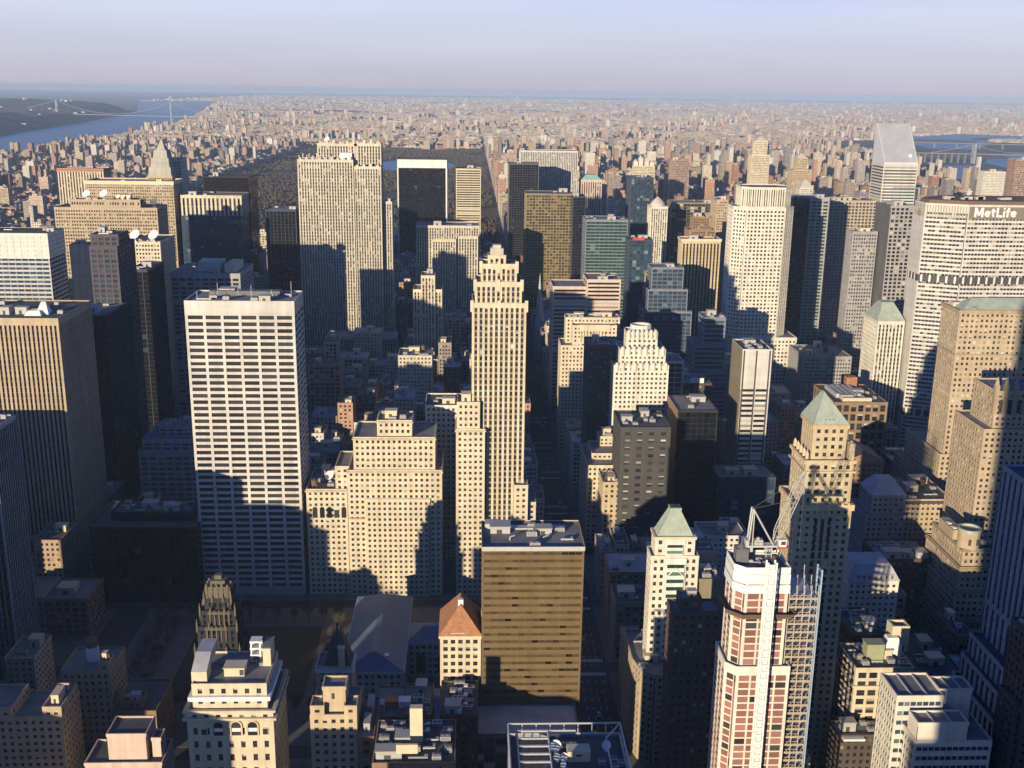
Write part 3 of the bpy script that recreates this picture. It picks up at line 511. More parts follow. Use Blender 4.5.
('m29b', 'office_block', 'shaded mauve block in front of columned attic block', 'office building', 'punch', (0.09, 0.07, 0.08), 'dark', [[89.8, 116.6, 800, 830, 0, 132.8]], {'win': 1, 'clutter': 3}),
('m30', 'office_tower', 'white ornate tower with scalloped stepped crown', 'office tower', 'punch', (0.68, 0.63, 0.53), 'dark', [[107.5, 148.9, 780, 812, 0, 122.2], [111.8, 146.3, 781.5, 808.5, 122.2, 134.2], [116.8, 140.1, 784, 802, 134.2, 146.6]], {'win': 1, 'clutter': 0}),
('m31', 'office_tower', 'black brick slab with scattered bright windows', 'office tower', 'bigpunch', (0.07, 0.068, 0.066), 'dark', [[103.0, 137.3, 700, 740, 0, 98.8]], {'win': 1, 'blind': 0.5, 'clutter': 6}),
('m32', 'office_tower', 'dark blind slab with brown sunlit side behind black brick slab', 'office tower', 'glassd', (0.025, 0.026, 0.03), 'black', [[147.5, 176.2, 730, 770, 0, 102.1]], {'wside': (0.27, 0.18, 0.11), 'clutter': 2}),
('m33', 'office_block', 'row of narrow cream avenue buildings stepping back in the sun', 'office building', 'punch', (0.63, 0.54, 0.39), 'dark', [[84.2, 109.5, 732, 782, 0, 60.0], [89.2, 111.3, 746, 776, 60.0, 64.3], [96.2, 113.4, 764, 778, 64.3, 71.5]], {'clutter': 4}),
('m33b', 'office_block', 'tan blank-faced avenue building with roof pergola', 'office building', 'punch', (0.52, 0.42, 0.27), 'dark', [[92.7, 106.0, 705, 729, 0, 57.1]], {'clutter': 3}),
('m35', 'office_tower', 'tall pale octagonal tower with glassy crown', 'office tower', 'octa', (0.68, 0.63, 0.53), 'dark', [[270.7, 336.1, 1074, 1124, 0, 77.9], [264.7, 326.3, 1078, 1124, 77.9, 210.1], [272.1, 322.5, 1081, 1121, 210.1, 229.6]], {'clutter': 0}),
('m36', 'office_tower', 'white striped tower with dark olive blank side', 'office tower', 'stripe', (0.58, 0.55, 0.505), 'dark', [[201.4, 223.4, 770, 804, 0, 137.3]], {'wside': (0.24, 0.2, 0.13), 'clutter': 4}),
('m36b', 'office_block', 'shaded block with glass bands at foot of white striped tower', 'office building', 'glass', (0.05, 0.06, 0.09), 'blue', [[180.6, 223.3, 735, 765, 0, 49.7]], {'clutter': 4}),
('m37a', 'office_tower', 'dark blue glass slab right of pale octagonal tower', 'office tower', 'glassd', (0.05, 0.06, 0.09), 'black', [[366.8, 387.5, 1230, 1270, 0, 205.2]], {'clutter': 1}),
('m37c', 'office_tower', 'grey-green lit glass tower joined to the dark blue glass slab', 'office tower', 'grids', (0.34, 0.33, 0.32), 'green', [[385.5, 407.3, 1224, 1260, 0, 207.1]], {'clutter': 1}),
('m37b', 'office_tower', 'long slab with beige grid upper face partly in blue shade', 'office tower', 'gridp', (0.47, 0.37, 0.25), 'blue', [[442.9, 502.9, 1330, 1375, 0, 194.1]], {'clutter': 5}),
('m45', 'office_tower', 'grey-brown tower right of the dark blue slab, lower half shaded', 'office tower', 'fine', (0.34, 0.33, 0.32), 'dark', [[386.0, 411.6, 1080, 1100, 0, 186.8]], {'clutter': 2}),
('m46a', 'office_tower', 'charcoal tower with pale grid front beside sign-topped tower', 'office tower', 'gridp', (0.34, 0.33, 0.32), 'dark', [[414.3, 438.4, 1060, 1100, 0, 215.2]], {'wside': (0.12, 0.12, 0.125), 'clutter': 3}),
('teal', 'office_tower', 'teal glass topped tower in front of slant-roofed white tower', 'office tower', 'glass', (0.2, 0.22, 0.26), 'green', [[610.0, 648.1, 1560, 1600, 0, 191.7]], {'clutter': 1}),
('m38', 'office_tower', 'huge pale faceted tower with white sign letters under its dark roof', 'office tower', 'met', (0.58, 0.55, 0.505), 'dark', [[420.5, 498.9, 905, 969, 0, 231.5]], {'clutter': 0}),
('m39', 'office_tower', 'massive brown brick tower with shallow green roof at right edge', 'office tower', 'punch', (0.47, 0.37, 0.25), 'dark', [[328.1, 403.3, 700, 728, 0, 181.0], [325.6, 341.1, 698, 758, 0, 80.3]], {'win': 1, 'blind': 0.5, 'clutter': 2}),
('m39b', 'office_tower', 'brown gothic tower with pinnacles cut by the right edge', 'office tower', 'punch', (0.47, 0.37, 0.25), 'dark', [[304.5, 344.4, 600, 640, 0, 129.6], [310.8, 342.7, 603, 633, 129.6, 152.2]], {'win': 1, 'blind': 0.4, 'clutter': 0}),
('m40', 'ornate_building', 'pale tower with green copper hip roof tucked left of faceted tower', 'building', 'pier', (0.68, 0.63, 0.53), 'dark', [[362.8, 387.1, 930, 965, 0, 125.6]], {'clutter': 0}),
('m41', 'office_tower', 'white banded tower with slanted metal roof rising over the skyline', 'office tower', 'bandw', (0.58, 0.55, 0.505), 'dark', [[593.3, 642.9, 1560, 1608, 0, 224.2]], {'clutter': 0}),
('m42', 'office_block', 'brown block with big windows and white striped roof plant', 'office building', 'bigloft', (0.27, 0.18, 0.11), 'dark', [[295.4, 338.9, 830, 886, 0, 79.4]], {'win': 1, 'clutter': 8}),
('m42b', 'office_block', 'low grey block with roof plant at foot of dark blue slab', 'office building', 'fine', (0.34, 0.33, 0.32), 'dark', [[321.4, 368.2, 1000, 1050, 0, 76.2]], {'clutter': 7}),
('m43', 'church', 'grey stone church with tall slim spire in the avenue gap', 'church', 'blank', (0.34, 0.33, 0.32), 'dark', [[92, 113, 1333, 1420, 0, 26]], {'clutter': 0}),
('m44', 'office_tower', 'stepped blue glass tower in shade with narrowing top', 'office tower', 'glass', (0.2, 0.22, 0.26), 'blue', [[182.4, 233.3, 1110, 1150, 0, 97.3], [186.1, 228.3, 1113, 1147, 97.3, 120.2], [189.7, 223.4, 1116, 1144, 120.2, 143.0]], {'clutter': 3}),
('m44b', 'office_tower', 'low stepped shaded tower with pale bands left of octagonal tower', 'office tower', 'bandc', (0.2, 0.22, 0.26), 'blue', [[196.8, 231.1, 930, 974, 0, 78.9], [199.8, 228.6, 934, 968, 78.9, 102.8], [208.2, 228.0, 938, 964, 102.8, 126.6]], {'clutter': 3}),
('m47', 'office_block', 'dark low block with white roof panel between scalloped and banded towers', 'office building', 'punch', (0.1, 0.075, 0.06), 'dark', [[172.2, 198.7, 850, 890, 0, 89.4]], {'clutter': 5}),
('m48', 'office_block', 'slim block with green glass strips beside scalloped white tower', 'office building', 'glass', (0.68, 0.63, 0.53), 'green', [[156.7, 170.3, 830, 856, 0, 113.0]], {'clutter': 1}),
('m49', 'office_tower', 'bluish shaded tower with red rooftop sign line', 'office tower', 'glassd', (0.05, 0.06, 0.09), 'blue', [[191.4, 220.6, 1300, 1330, 0, 147.6]], {'clutter': 3}),
('m50', 'office_block', 'tan block lit at the base of slender pale tower', 'office building', 'fine', (0.47, 0.37, 0.25), 'dark', [[208.2, 227.0, 1250, 1276, 0, 113.3]], {}),
('m51', 'apartment_building', 'grey low-rise block in shade below slim sunlit limestone tower', 'apartment building', 'punch', (0.58, 0.52, 0.41), 'dark', [[-65.8, -34.9, 960, 990, 0, 85.1]], {'clutter': 4}),
('m52', 'ornate_building', 'small cream tower with cluster of gables on east side skyline', 'building', 'fine', (0.63, 0.54, 0.39), 'dark', [[387.3, 437.5, 2600, 2630, 0, 151.2]], {'clutter': 0}),
('m53', 'apartment_building', 'tall cream stepped apartment tower on the far skyline left of slant roof', 'apartment building', 'fine', (0.63, 0.54, 0.39), 'dark', [[604.0, 643.1, 2350, 2380, 0, 193.4], [608.9, 637.0, 2352, 2374, 193.4, 222.7]], {'clutter': 0}),
('m54', 'apartment_building', 'bulky tan apartment tower with pointed top left of slant-roofed white tower', 'apartment building', 'fine', (0.47, 0.37, 0.25), 'dark', [[680.9, 721.5, 2300, 2340, 0, 166.0], [688.2, 711.7, 2303, 2328, 166.0, 190.8]], {'clutter': 1}),
('m55', 'apartment_building', 'red-brown broad apartment slab beyond the blue-grey tower', 'apartment building', 'fine', (0.34, 0.235, 0.19), 'dark', [[456.7, 500.4, 2500, 2525, 0, 172.0]], {}),
('m56', 'office_tower', 'slim grey chimney tower standing before the far river', 'office tower', 'blank', (0.5, 0.5, 0.5), 'dark', [[1871.6, 1884.8, 4000, 4014, 0, 106.6]], {'clutter': 0}),
('m57', 'apartment_building', 'pale flat-topped apartment block by the far river at right', 'apartment building', 'fine', (0.68, 0.63, 0.53), 'dark', [[1187.1, 1238.9, 2500, 2530, 0, 153.0]], {}),
('m58', 'apartment_building', 'rose-brown brick tower cut by right edge above the sign', 'apartment building', 'fine', (0.34, 0.235, 0.19), 'dark', [[956.6, 999.6, 1900, 1930, 0, 214.5]], {}),
('m59', 'apartment_building', 'white pointed tower left of slant roof among brown blocks', 'apartment building', 'fine', (0.58, 0.55, 0.505), 'dark', [[653.4, 679.5, 2150, 2176, 0, 141.0]], {'clutter': 0}),
]
BY={}
CREAMISH=('punch','punchp','punchb','arch','fine','loft')
def make_hero(row):
    key,name,label,cat,style,wall,glass,tiers,o=row
    x0=min(t[0] for t in tiers); x1=max(t[1] for t in tiers); y0=min(t[2] for t in tiers); y1=max(t[3] for t in tiers)
    root=thing(name,label,cat,(round((x0+x1)/2,1),round((y0+y1)/2,1),0),o.get('group'))
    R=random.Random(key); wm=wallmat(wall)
    wb,gb=MB(),MB(); rbs=[]; sb=MB() if style in DARK_SPANDREL else None; panes=[] if o.get('win') else None
    for i,t in enumerate(tiers):
        P=rect(t)
        st=style
        if key=='m35':
            ch=11 if i==1 else 8
            if i: P=[(t[0]+ch,t[2]),(t[1]-ch,t[2]),(t[1],t[2]+ch),(t[1],t[3]-ch),(t[1]-ch,t[3]),(t[0]+ch,t[3]),(t[0],t[3]-ch),(t[0],t[2]+ch)]
            if i==2: st='crown2'
        if key=='m38':
            P=[(t[0],t[2]),(t[1]-6,t[2]),(t[1]+34,t[2]+16),(t[1]+34,t[2]+32),(t[1]-6,t[3]),(t[0],t[3]),(t[0]-31,t[2]+37),(t[0]-31,t[2]+14)]
        if key=='f15' : P=[(t[0]+3.5,t[2]),(t[1],t[2]),(t[1],t[3]),(t[0],t[3]),(t[0],t[2]+3.5)]
        if key=='f13b': P=[(t[0]+9,t[2]),(t[1],t[2]),(t[1],t[3]),(t[0],t[3]),(t[0],t[2]+16),(t[0]+2.6,t[2]+5)]
        if key in('m11',) and i==1: st='pierl'
        if (key=='f18' and i in(1,2)) or (key=='f6' and i==3): st='blank'
        rb=MB(); facade(P,t[4],t[5],st,wb,gb,rb,sb,panes,'w' if o.get('wside') else None,(6,) if key=='m38' else ()); rbs.append(rb)
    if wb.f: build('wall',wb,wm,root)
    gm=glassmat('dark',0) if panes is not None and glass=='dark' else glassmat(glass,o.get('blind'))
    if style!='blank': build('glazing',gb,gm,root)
    if sb and sb.f:
        f=DARK_SPANDREL[style]; build('spandrel',sb,wallmat(tuple(round(c*f,3) for c in wall)),root)
    rm=globals()[o['roofmat']] if o.get('roofmat') else R.choice((M_TAR,M_GRAVEL,M_GRAVEL)); ros=[build('roof',q,rm,root) for q in rbs]; ro=ros[-1]
    if panes: add_windows(panes,root,o.get('blind',.3),o.get('limit',100))
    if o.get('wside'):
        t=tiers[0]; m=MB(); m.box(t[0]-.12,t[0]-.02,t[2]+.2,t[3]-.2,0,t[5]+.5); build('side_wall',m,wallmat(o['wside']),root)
    n=o.get('clutter',3)
    if n: n=int(n*(2.4 if y0<620 else 1.6 if y0<1000 else 1))
    if n:
        tt=sorted(tiers,key=lambda t:-(t[1]-t[0])*(t[3]-t[2]))
        used=[t for t in tt if t[5]>=max(q[5] for q in tiers)-.1] or tt
        t=used[0]; ro=ros[tiers.index(t)]; clutter(R,root,ro,(t[0],t[1],t[2],t[3],t[5]),n,style in CREAMISH and wall[0]>.3)
    BY[key]=dict(root=root,roof=ro,T=tiers,wall=wm,R=R)
for row in HERO: make_hero(row)
def part(key,name,mb,m,under=None): return build(name,mb,m,under or BY[key]['root'])
def px(b,x0,x1,y0,y1,z0,z1,mat=0): b.box(x0,x1,y0,y1,z0,z1,mat)
def one(key,name,m,*a,under='roof'):
    b=MB(); b.box(*a); return part(key,name,b,m,BY[key]['roof'] if under=='roof' else None)
def ribs(key,t,over,z,h,fx,fy,cx,cy):
    b=MB(); x0,x1,y0,y1=t[0]-over,t[1]+over,t[2]-over,t[3]+over; N=9
    for k in range(N+1):
        f=k/N
        b.tube((x0+(x1-x0)*f,y0,z+.02),(cx-fx+2*fx*f,cy-fy,z+h+.02),.09,4); b.tube((x0,y0+(y1-y0)*f,z+.02),(cx-fx,cy-fy+2*fy*f,z+h+.02),.09,4); b.tube((x1,y0+(y1-y0)*f,z+.02),(cx+fx,cy-fy+2*fy*f,z+h+.02),.09,4)
    part(key,'roof_seam',b,plain('aged_copper',(.30,.38,.31),.6,0,.3,.4))
# water tank loft
t=BY['f2']['T'][0]; z=t[5]
b=MB(); b.cyl(-189.6,497,z,z+7.6,3.1,3.1,16,0); b.cyl(-189.6,497,z+7.6,z+11,2.9,2.9,14,1); b.cyl(-189.6,497,z+11,z+13.6,3.0,.1,14,1); part('f2','water_tank',b,[M_WHITE,M_WOOD],BY['f2']['roof'])
for x in (-181.8,-178.8): put('water_tank',PROTO['tank'],BY['f2']['roof'],(x,488.5,t[5]+5.2),(2.2,2.2,4))
# ornate building: cornices, arched windows, roof boxes
t0,t1=BY['f5']['T'][:2]; z0,z1=t0[5],t1[5]
b=MB(); ring(b,rect(t1),1.5,-.05,z1-6.3,z1-4.6); ring(b,rect(t1),.8,-.05,z1-6.9,z1-6.3); part('f5','cornice',b,M_WHITE)
b=MB(); ring(b,rect(t0),1.4,-.05,z0-3.6,z0-2.6); ring(b,rect(t0),1.1,-.05,z0-.3,z0+.7); part('f5','cornice',b,wallmat((.60,.52,.38)))
for cx in (-100.2,-93.1,-86.6):
    b=MB(); n=10; y=t0[2]
    arc=[(cx+1.9*math.cos(math.pi*k/n),z0-6.6+1.9*math.sin(math.pi*k/n)) for k in range(n+1)]
    out=[(cx+2.5*math.cos(math.pi*k/n),z0-6.6+2.5*math.sin(math.pi*k/n)) for k in range(n+1)]
    pts=[(cx+1.9,z0-11)]+arc+[(cx-1.9,z0-11)]; b.face([(x,y-.12,z) for x,z in pts],0)
    O=[(cx+2.5,z0-11)]+out+[(cx-2.5,z0-11)]
    for k in range(len(O)-1):
        b.face([(O[k][0],y-.5,O[k][1]),(pts[k][0],y-.5,pts[k][1]),(pts[k+1][0],y-.5,pts[k+1][1]),(O[k+1][0],y-.5,O[k+1][1])][::-1],1)
        b.face([(O[k][0],y-.5,O[k][1]),(O[k+1][0],y-.5,O[k+1][1]),(O[k+1][0],y,O[k+1][1]),(O[k][0],y,O[k][1])][::-1],1)
        b.face([(pts[k][0],y-.5,pts[k][1]),(pts[k+1][0],y-.5,pts[k+1][1]),(pts[k+1][0],y,pts[k+1][1]),(pts[k][0],y,pts[k][1])],1)
    b.box(cx-1.7,cx+1.7,y-.2,y-.125,z0-9.2,z0-7.6,2); part('f5','arched_window',b,[panemat(.3),wallmat((.60,.51,.35)),M_WHITE])
for cx in (-105.9,-81.6):
    b=MB(); b.box(cx-1.3,cx+1.3,t0[2]-.3,t0[2]-.1,z0-10.8,z0-7.6,0); b.box(cx-1.,cx+1.,t0[2]-.35,t0[2]-.305,z0-10.5,z0-7.9,1); part('f5','framed_window',b,[wallmat((.60,.51,.35)),panemat(.3)])
b=MB(); b.box(-110.6,-104.5,389,396,z1,z1+4.4); b.prism([(-110.6,389),(-104.5,389),(-104.5,409),(-110.6,409)],z1+4.4,z1+8.5,1,[(-110.6,398),(-104.5,398),(-104.5,409),(-110.6,409)]); part('f5','roof_bulkhead',b,[M_CREAM,M_LIGHT],BY['f5']['roof'])
b=MB(); b.box(-98.6,-90.6,393,399,z1,z1+3.6); b.box(-92.4,-90.9,392.8,392.98,z1+.6,z1+3,1); b.box(-99,-90.2,392.6,399.4,z1+3.6,z1+3.9); part('f5','roof_bulkhead',b,[M_CREAM,M_SLATE],BY['f5']['roof'])
b=MB(); b.box(-84.5,-81.3,401,410,z1,z1+8); b.box(-84.8,-81,400.7,410.3,z1+8,z1+8.5,1); part('f5','roof_bulkhead',b,[M_CREAM,M_GRAVEL],BY['f5']['roof'])
b=MB()
for (sx,sy) in ((0,0),(3.6,0),(3.6,3.6),(0,3.6)): b.box(-90+sx,-89.4+sx,404+sy,404.6+sy,z1,z1+9)
for zz in (z1+3,z1+6,z1+9): b.box(-90.2,-85.6,403.8,408.4,zz,zz+.7)
part('f5','tank_frame',b,M_WHITE,BY['f5']['roof'])
for k in range(5): put('cooling_unit',PROTO['cooling'],BY['f5']['roof'],(-103+k*4.4+(k%2),404-2*(k%3),z1-.2),(2.4,1.8,1.7))
# mansard and chimney
t=BY['f6b']['T'][0]; z=t[5]
b=MB(); cx=-60; b.prism([(-65.8,443.5),(-54,443.5),(-54,455),(-65.8,455)],z,z+13.5,0,[(-62.5,448),(-58.2,448),(-58.2,452),(-62.5,452)]); b.box(-60.9,-59.9,449.5,450.5,z+13.5,z+18.5); part('f6b','mansard_roof',b,M_SLATE)
b=MB(); b.box(-59.2,-56.6,441.2,443.2,z,z+10); b.box(-59.5,-56.3,440.9,443.5,z+10,z+10.6); part('f6b','chimney',b,M_CREAM)
b=MB(); ring(b,rect(t),.5,-.05,z-2.4,z-.6); part('f6b','parapet',b,M_WHITE)
for x in (-59.9,-56.9,-54.2): put('cooling_unit',PROTO['cooling'],BY['f6']['roof'],(x+1,412,70.5),(2,1.6,1.8))
b=MB(); b.box(-56.6,-55.4,397.85,397.98,77,79.6); part('f6','vent_louvre',b,M_SLATE)
# black gothic tower: pinnacles and gilded lantern
b=MB(); b.box(-.36,.36,-.36,.36,-2,1.8); b.cyl(0,0,1.8,3.8,.42,.05,6); PIN=b.mesh('pinnacle',[M_GILT])
for i,t in enumerate(BY['f7']['T']):
    w=t[1]-t[0]
    for f in (0,.3,.7,1):
        put('pinnacle',PIN,BY['f7']['root'],(t[0]+w*f,t[2]-.1,t[5]+.3),(1,1,.7+.5*(f in(0,1))))
    for s in (t[0],t[1]): put('pinnacle',PIN,BY['f7']['root'],(s,t[3]-.5,t[5]+.3)); put('pinnacle',PIN,BY['f7']['root'],(s,(t[2]+t[3])/2,t[5]+.3))
t=BY['f7']['T'][3]; z=t[5]; cx=(t[0]+t[1])/2; cy=(t[2]+t[3])/2
b=MB(); b.prism([(t[0]+.4,t[2]+.4),(t[1]-.4,t[2]+.4),(t[1]-.4,t[3]-.4),(t[0]+.4,t[3]-.4)],z,z+6.4)
for k in range(5): b.box(t[0]+1+k*2.4,t[0]+1.8+k*2.4,t[2]+.1,t[2]+.5,z-4,z+7.6)
for s in (t[0]+.4,t[1]-1.3):
    for q in range(3): b.box(s,s+.9,t[2]+1.5+q*3,t[2]+2.4+q*3,z,z+7.4)
b.box(cx-3.4,cx+3.4,cy-3,cy+3,z+6.4,z+9); b.box(cx-1.6,cx+1.6,cy-1.4,cy+1.4,z+9,z+11); part('f7','gilded_crown',b,M_GILT)
b=MB()
for i in (1,2):
    t=BY['f7']['T'][i]
    for k in range(5): b.box(t[0]+4.2+k*2.2,t[0]+4.8+k*2.2,t[2]-.25,t[2]+.1,t[5]-7,t[5]+.8)
    b.box(t[0]+3.6,t[0]+14,t[2]-.3,t[2]+.1,t[5]-1,t[5]-.2)
part('f7','gilded_trim',b,M_GILT)
# red roofed slim building
t=BY['f9']['T'][0]; z=t[5]
b=MB(); hip(b,t,z+.7,12.5,.7,.45); part('f9','tiled_roof',b,M_TILE)
b=MB(); b.box(-5.2,-2.8,452,454,z+10.5,z+15); part('f9','chimney',b,M_WHITE)
b=MB(); b.box(-8.4,-2.2,t[2]-.1,t[2]+1.6,z+.75,z+1.9); part('f9','dormer',b,M_WHITE)
for x in (-6.4,-1.6): b=MB(); b.box(x,x+.8,t[2]+3,t[2]+4.4,z+4.6,z+5.6); part('f9','roof_vent',b,M_WOOD)
b=MB(); ring(b,rect(t),.6,-.05,z-.6,z+.6); part('f9','cornice',b,M_CREAM)
b=MB(); b.box(t[1]+.2,t[1]+2.4,455,457.5,z-8,z+8); part('f9','chimney',b,M_CREAM)
# gold slab: rim and two roof vents
t=BY['f10']['T'][0]; z=t[5]
b=MB(); ring(b,rect(t),.25,-.08,z-.9,z+1.1); part('f10','parapet',b,M_STEEL)
for x in (18,33): b=MB(); b.tube((x,447,z-.2),(x,447,z+1.4),.3); b.tube((x,447,z+1.4),(x+2.2,448,z+1.7),.35); part('f10','roof_vent',b,M_STEEL,BY['f10']['roof'])
b=MB(); b.box(7,13,460,466,z-.2,z+2.2); b.box(8,10,459.5,459.98,z,z+1.8); part('f10','roof_bulkhead',b,M_STEEL,BY['f10']['roof'])
b=MB(); b.box(14,44,459,463,z-.2,z+.5); part('f10','duct',b,M_STEEL,BY['f10']['roof'])
# near roof: open steel frame
t=BY['f11']['T'][0]; z=t[5]; x0,x1,y0,y1=t[:4]
b=MB(); q=.35
for (zz,o) in ((z+5,0),(z+.8,0)):
    b.tube((x0,y1,zz),(x1,y1,zz),q); b.tube((x0,y0,zz),(x0,y1,zz),q); b.tube((x1,y0,zz),(x1,y1,zz),q)
for k in range(9):
    f=k/8; b.tube((x0+(x1-x0)*f,y1,z-.5),(x0+(x1-x0)*f,y1,z+5),.2); b.tube((x0,y0+(y1-y0)*f,z-.5),(x0,y0+(y1-y0)*f,z+5),.2); b.tube((x1,y0+(y1-y0)*f,z-.5),(x1,y0+(y1-y0)*f,z+5),.2)
xa=x0+14
b.tube((x0+3,y0,z+4),(x0+3,y1-3,z+4),q); b.tube((xa,y0,z+4),(xa,y1-3,z+4),q); b.tube((x0,y1,z+5),(x0+3,y1-3,z+4),.3)
for k in range(9):
    y=y1-3-k*4.6
    if y>y0: b.box(x0+3,xa,y-.35,y+.35,z+3.7,z+4.3)
b.tube((x0+3,y1-3,z+4),(x0+24,y1-3,z+4),q); b.tube((x1-6,y1-8,z+4),(x1,y1,z+5),.3); b.tube((x1-6,y1-8,z+4),(x1-6,y0,z+3),.3)
part('f11','steel_frame',b,M_STEEL,BY['f11']['roof'])
b=MB(); b.box(x0+20,x0+28,y1-16,y1-11,z,z+4); b.box(x0+23,x0+25,y1-16.1,y1-16.01,z+2.2,z+3,1); part('f11','plant_box',b,[M_CREAM,M_SLATE],BY['f11']['roof'])
b=MB(); b.box(x0+15,x0+24,y1-7.5,y1-6.5,z,z+1.8); part('f11','duct',b,M_CREAM,BY['f11']['roof'])
for (dx,dy,s) in ((16.5,-10,4.2),(19,-15.5,3),(16.5,-15,2.6),(34.5,-9,3.4),(18.4,-19,2.2)): put('dish_antenna',PROTO['dish'],BY['f11']['roof'],(x0+dx,y1+dy,z-.2),(s,s,s))
for (dx,dy) in ((36,-16),(38.5,-18),(36,-20),(32,-17)): put('cooling_unit',PROTO['cooling'],BY['f11']['roof'],(x0+dx,y1+dy,z-.2),(2.6,2.2,2.2))
# chimney stack and plant on low blocks
one('f12','chimney',M_CREAM,-23.4,-18.4,379,382,69,84); one('f12','parapet_wall',M_CREAM,-28.4,-20,371,372,69,73,under=0)
one('f12b','roof_bulkhead',M_ORANGE,-37,-31.8,428,432,54,57); one('f12b','roof_bulkhead',M_WHITE,-31.5,-26,427,432,54.5,57.5); one('f12b','cooling_unit',M_LIGHT,-41,-37.5,424,429,54,58)
for k in range(6): one('f12c','cooling_unit',M_WHITE,-5+(k%2)*2.6,-3.2+(k%2)*2.6,414+k*3.8,416.4+k*3.8,59,61.4)
# slim cream tower: braced bay, pyramid
t=BY['f13']['T'][0]; u=BY['f13']['T'][1]; z=u[5]; cx=(u[0]+u[1])/2
b=MB(); hip(b,u,z+.7,12.2,-.9,flat=2.5); part('f13','pyramid_roof',b,M_COPPER); ribs('f13',u,-.9,z+.7,12.2,2.5,2.5,cx,(u[2]+u[3])/2)
b=MB(); cy=(u[2]+u[3])/2; b.box(cx-2.8,cx+2.8,cy-2.8,cy+2.8,z+12.9,z+14.2); b.box(cx-2.2,cx+2.2,cy-2.2,cy+2.2,z+14.2,z+14.5,1); part('f13','roof_cap',b,[M_COPPER,M_SLATE])
ww,gg,rr=MB(),MB(),MB(); xa,xb=t[0]+7.,t[0]+17.2
facade([(xa,t[2]-.8),(xb,t[2]-.8),(xb,t[2]+.6),(xa,t[2]+.6)],49,t[5]-1,'bandc',ww,gg,rr)
for k in range(6):
    zz=51+k*8.4; m=(xa+xb)/2
    if k in(1,2,3,5): ww.tube((xa+.3,t[2]-1.,zz),(m,t[2]-1.,zz+5.4),.28); ww.tube((xb-.3,t[2]-1.,zz),(m,t[2]-1.,zz+5.4),.28)
bay=part('f13','bay_window',ww,wallmat((.72,.69,.62))); build('glazing',gg,glassmat('green',.3),bay)
ww,gg,rr=MB(),MB(),MB(); facade([(u[0]+5,u[2]-.5),(u[1]-5,u[2]-.5),(u[1]-5,u[2]+.6),(u[0]+5,u[2]+.6)],u[4],u[5]-.8,'bandc',ww,gg,rr)
bay=part('f13','bay_window',ww,wallmat((.72,.69,.62))); build('glazing',gg,glassmat('green',.2),bay)
b=MB(); ring(b,rect(u),.6,-.05,z-.7,z+.65); part('f13','cornice',b,M_CREAM)
b=MB(); ring(b,rect(BY['f13b']['T'][0]),.5,-.02,48.2,50); part('f13b','parapet',b,M_CREAM) if 0 else None
# tower under construction: wrapped floors, netting, hoist mast, scaffold
t=BY['f15']['T'][1]; z=t[5]
P=[(t[0]+3.5,t[2]),(t[1],t[2]),(t[1],t[3]),(t[0],t[3]),(t[0],t[2]+3.5)]
b=MB(); ring(b,P,.5,-.2,z-8.6,z-5.4); ring(b,P,.35,-.2,z-5.0,z-1.2); ring(b,P,.2,-.1,z-1,z+1.4); part('f15','white_wrap',b,M_WHITE)
b=MB(); ring(b,P,1.5,-.2,137,137.4); A=offset(P,1.5); B=offset(P,2.8)
for k in range(5):
    j=(k+1)%5
    if k!=2: b.face([(*A[k],137.4),(*A[j],137.4),(*B[j],139.4),(*B[k],139.4)]); b.face([(*A[j],137.35),(*A[k],137.35),(*B[k],139.35),(*B[j],139.35)])
part('f15','debris_net',b,M_WOOD)
for k in range(14):
    b=MB(); R=BY['f15']['R']; x=R.uniform(t[0]+2,t[1]-3); y=R.uniform(t[2]+3,t[3]-3); b.box(x,x+R.uniform(.5,2.5),y,y+R.uniform(.5,2.5),z-.4,z+R.uniform(.2,1.2)); part('f15','stacked_materials',b,(M_TILE,M_STEEL,M_WOOD)[k%3],BY['f15']['roof'])
b=MB(); b.box(t[0]+1,t[0]+5.5,t[3]-9,t[3]-4.5,z-.3,z+5.8); b.cyl(t[0]+3.2,t[3]-7,z+5.8,z+7.2,2.,.3,8); b.tube((t[0]+3.2,t[3]-7,z+7),(t[0]+3.2,t[3]-7,z+10),.25); part('f15','water_tank',b,M_DKPLANT,BY['f15']['roof'])
hx,hy=106.6,347.6
b=MB()
for (sx,sy) in ((-1.5,-1.2),(1.5,-1.2),(1.5,1.2),(-1.5,1.2)): b.box(hx+sx-.28,hx+sx+.28,hy+sy-.28,hy+sy+.28,0,161)
b.box(hx-1.1,hx+1.1,hy-.9,hy-.5,0,160)
for k in range(56):
    zz=k*2.87; b.box(hx-1.4,hx+1.4,hy-1.42,hy-1.1,zz,zz+.5); b.tube((hx-1.4,hy-1.3,zz+.5),(hx+1.4,hy-1.3,zz+2.87),.22,4); b.box(hx-1.5,hx-1.2,hy-1,hy+1,zz,zz+.5)
for k in range(20): b.box(hx-.3,hx+.3,hy+1.2,t[2]-.05,4+k*8,4.4+k*8)
part('f15','hoist_mast',b,M_WHITE)
b=MB(); x0,x1=t[1]+1.0,t[1]+11.5
for k in range(42):
    zz=6+k*3.35; b.box(x0,x1,353,371,zz,zz+.28,0); b.box(x0,x1,352.9,353.02,zz+.4,zz+.9,2); b.box(x0+.3,x1-2,354,354.2,zz+1,zz+1.25,2)
    for s in range(4): b.tube((x0+s*2.9,353.1,zz),(x0+2.9+s*2.9 if s<3 else x1,353.1,zz+3.35),.1,4,1)
for s in range(5):
    x=x0+s*(x1-x0)/4
    for y in (353.1,362,370.9): b.box(x-.16,x+.16,y-.16,y+.16,0,149,1)
b.box(x1+.4,x1+.9,353,353.6,0,155,3); b.box(x1+.4,x1+.9,358,358.6,0,155,3)
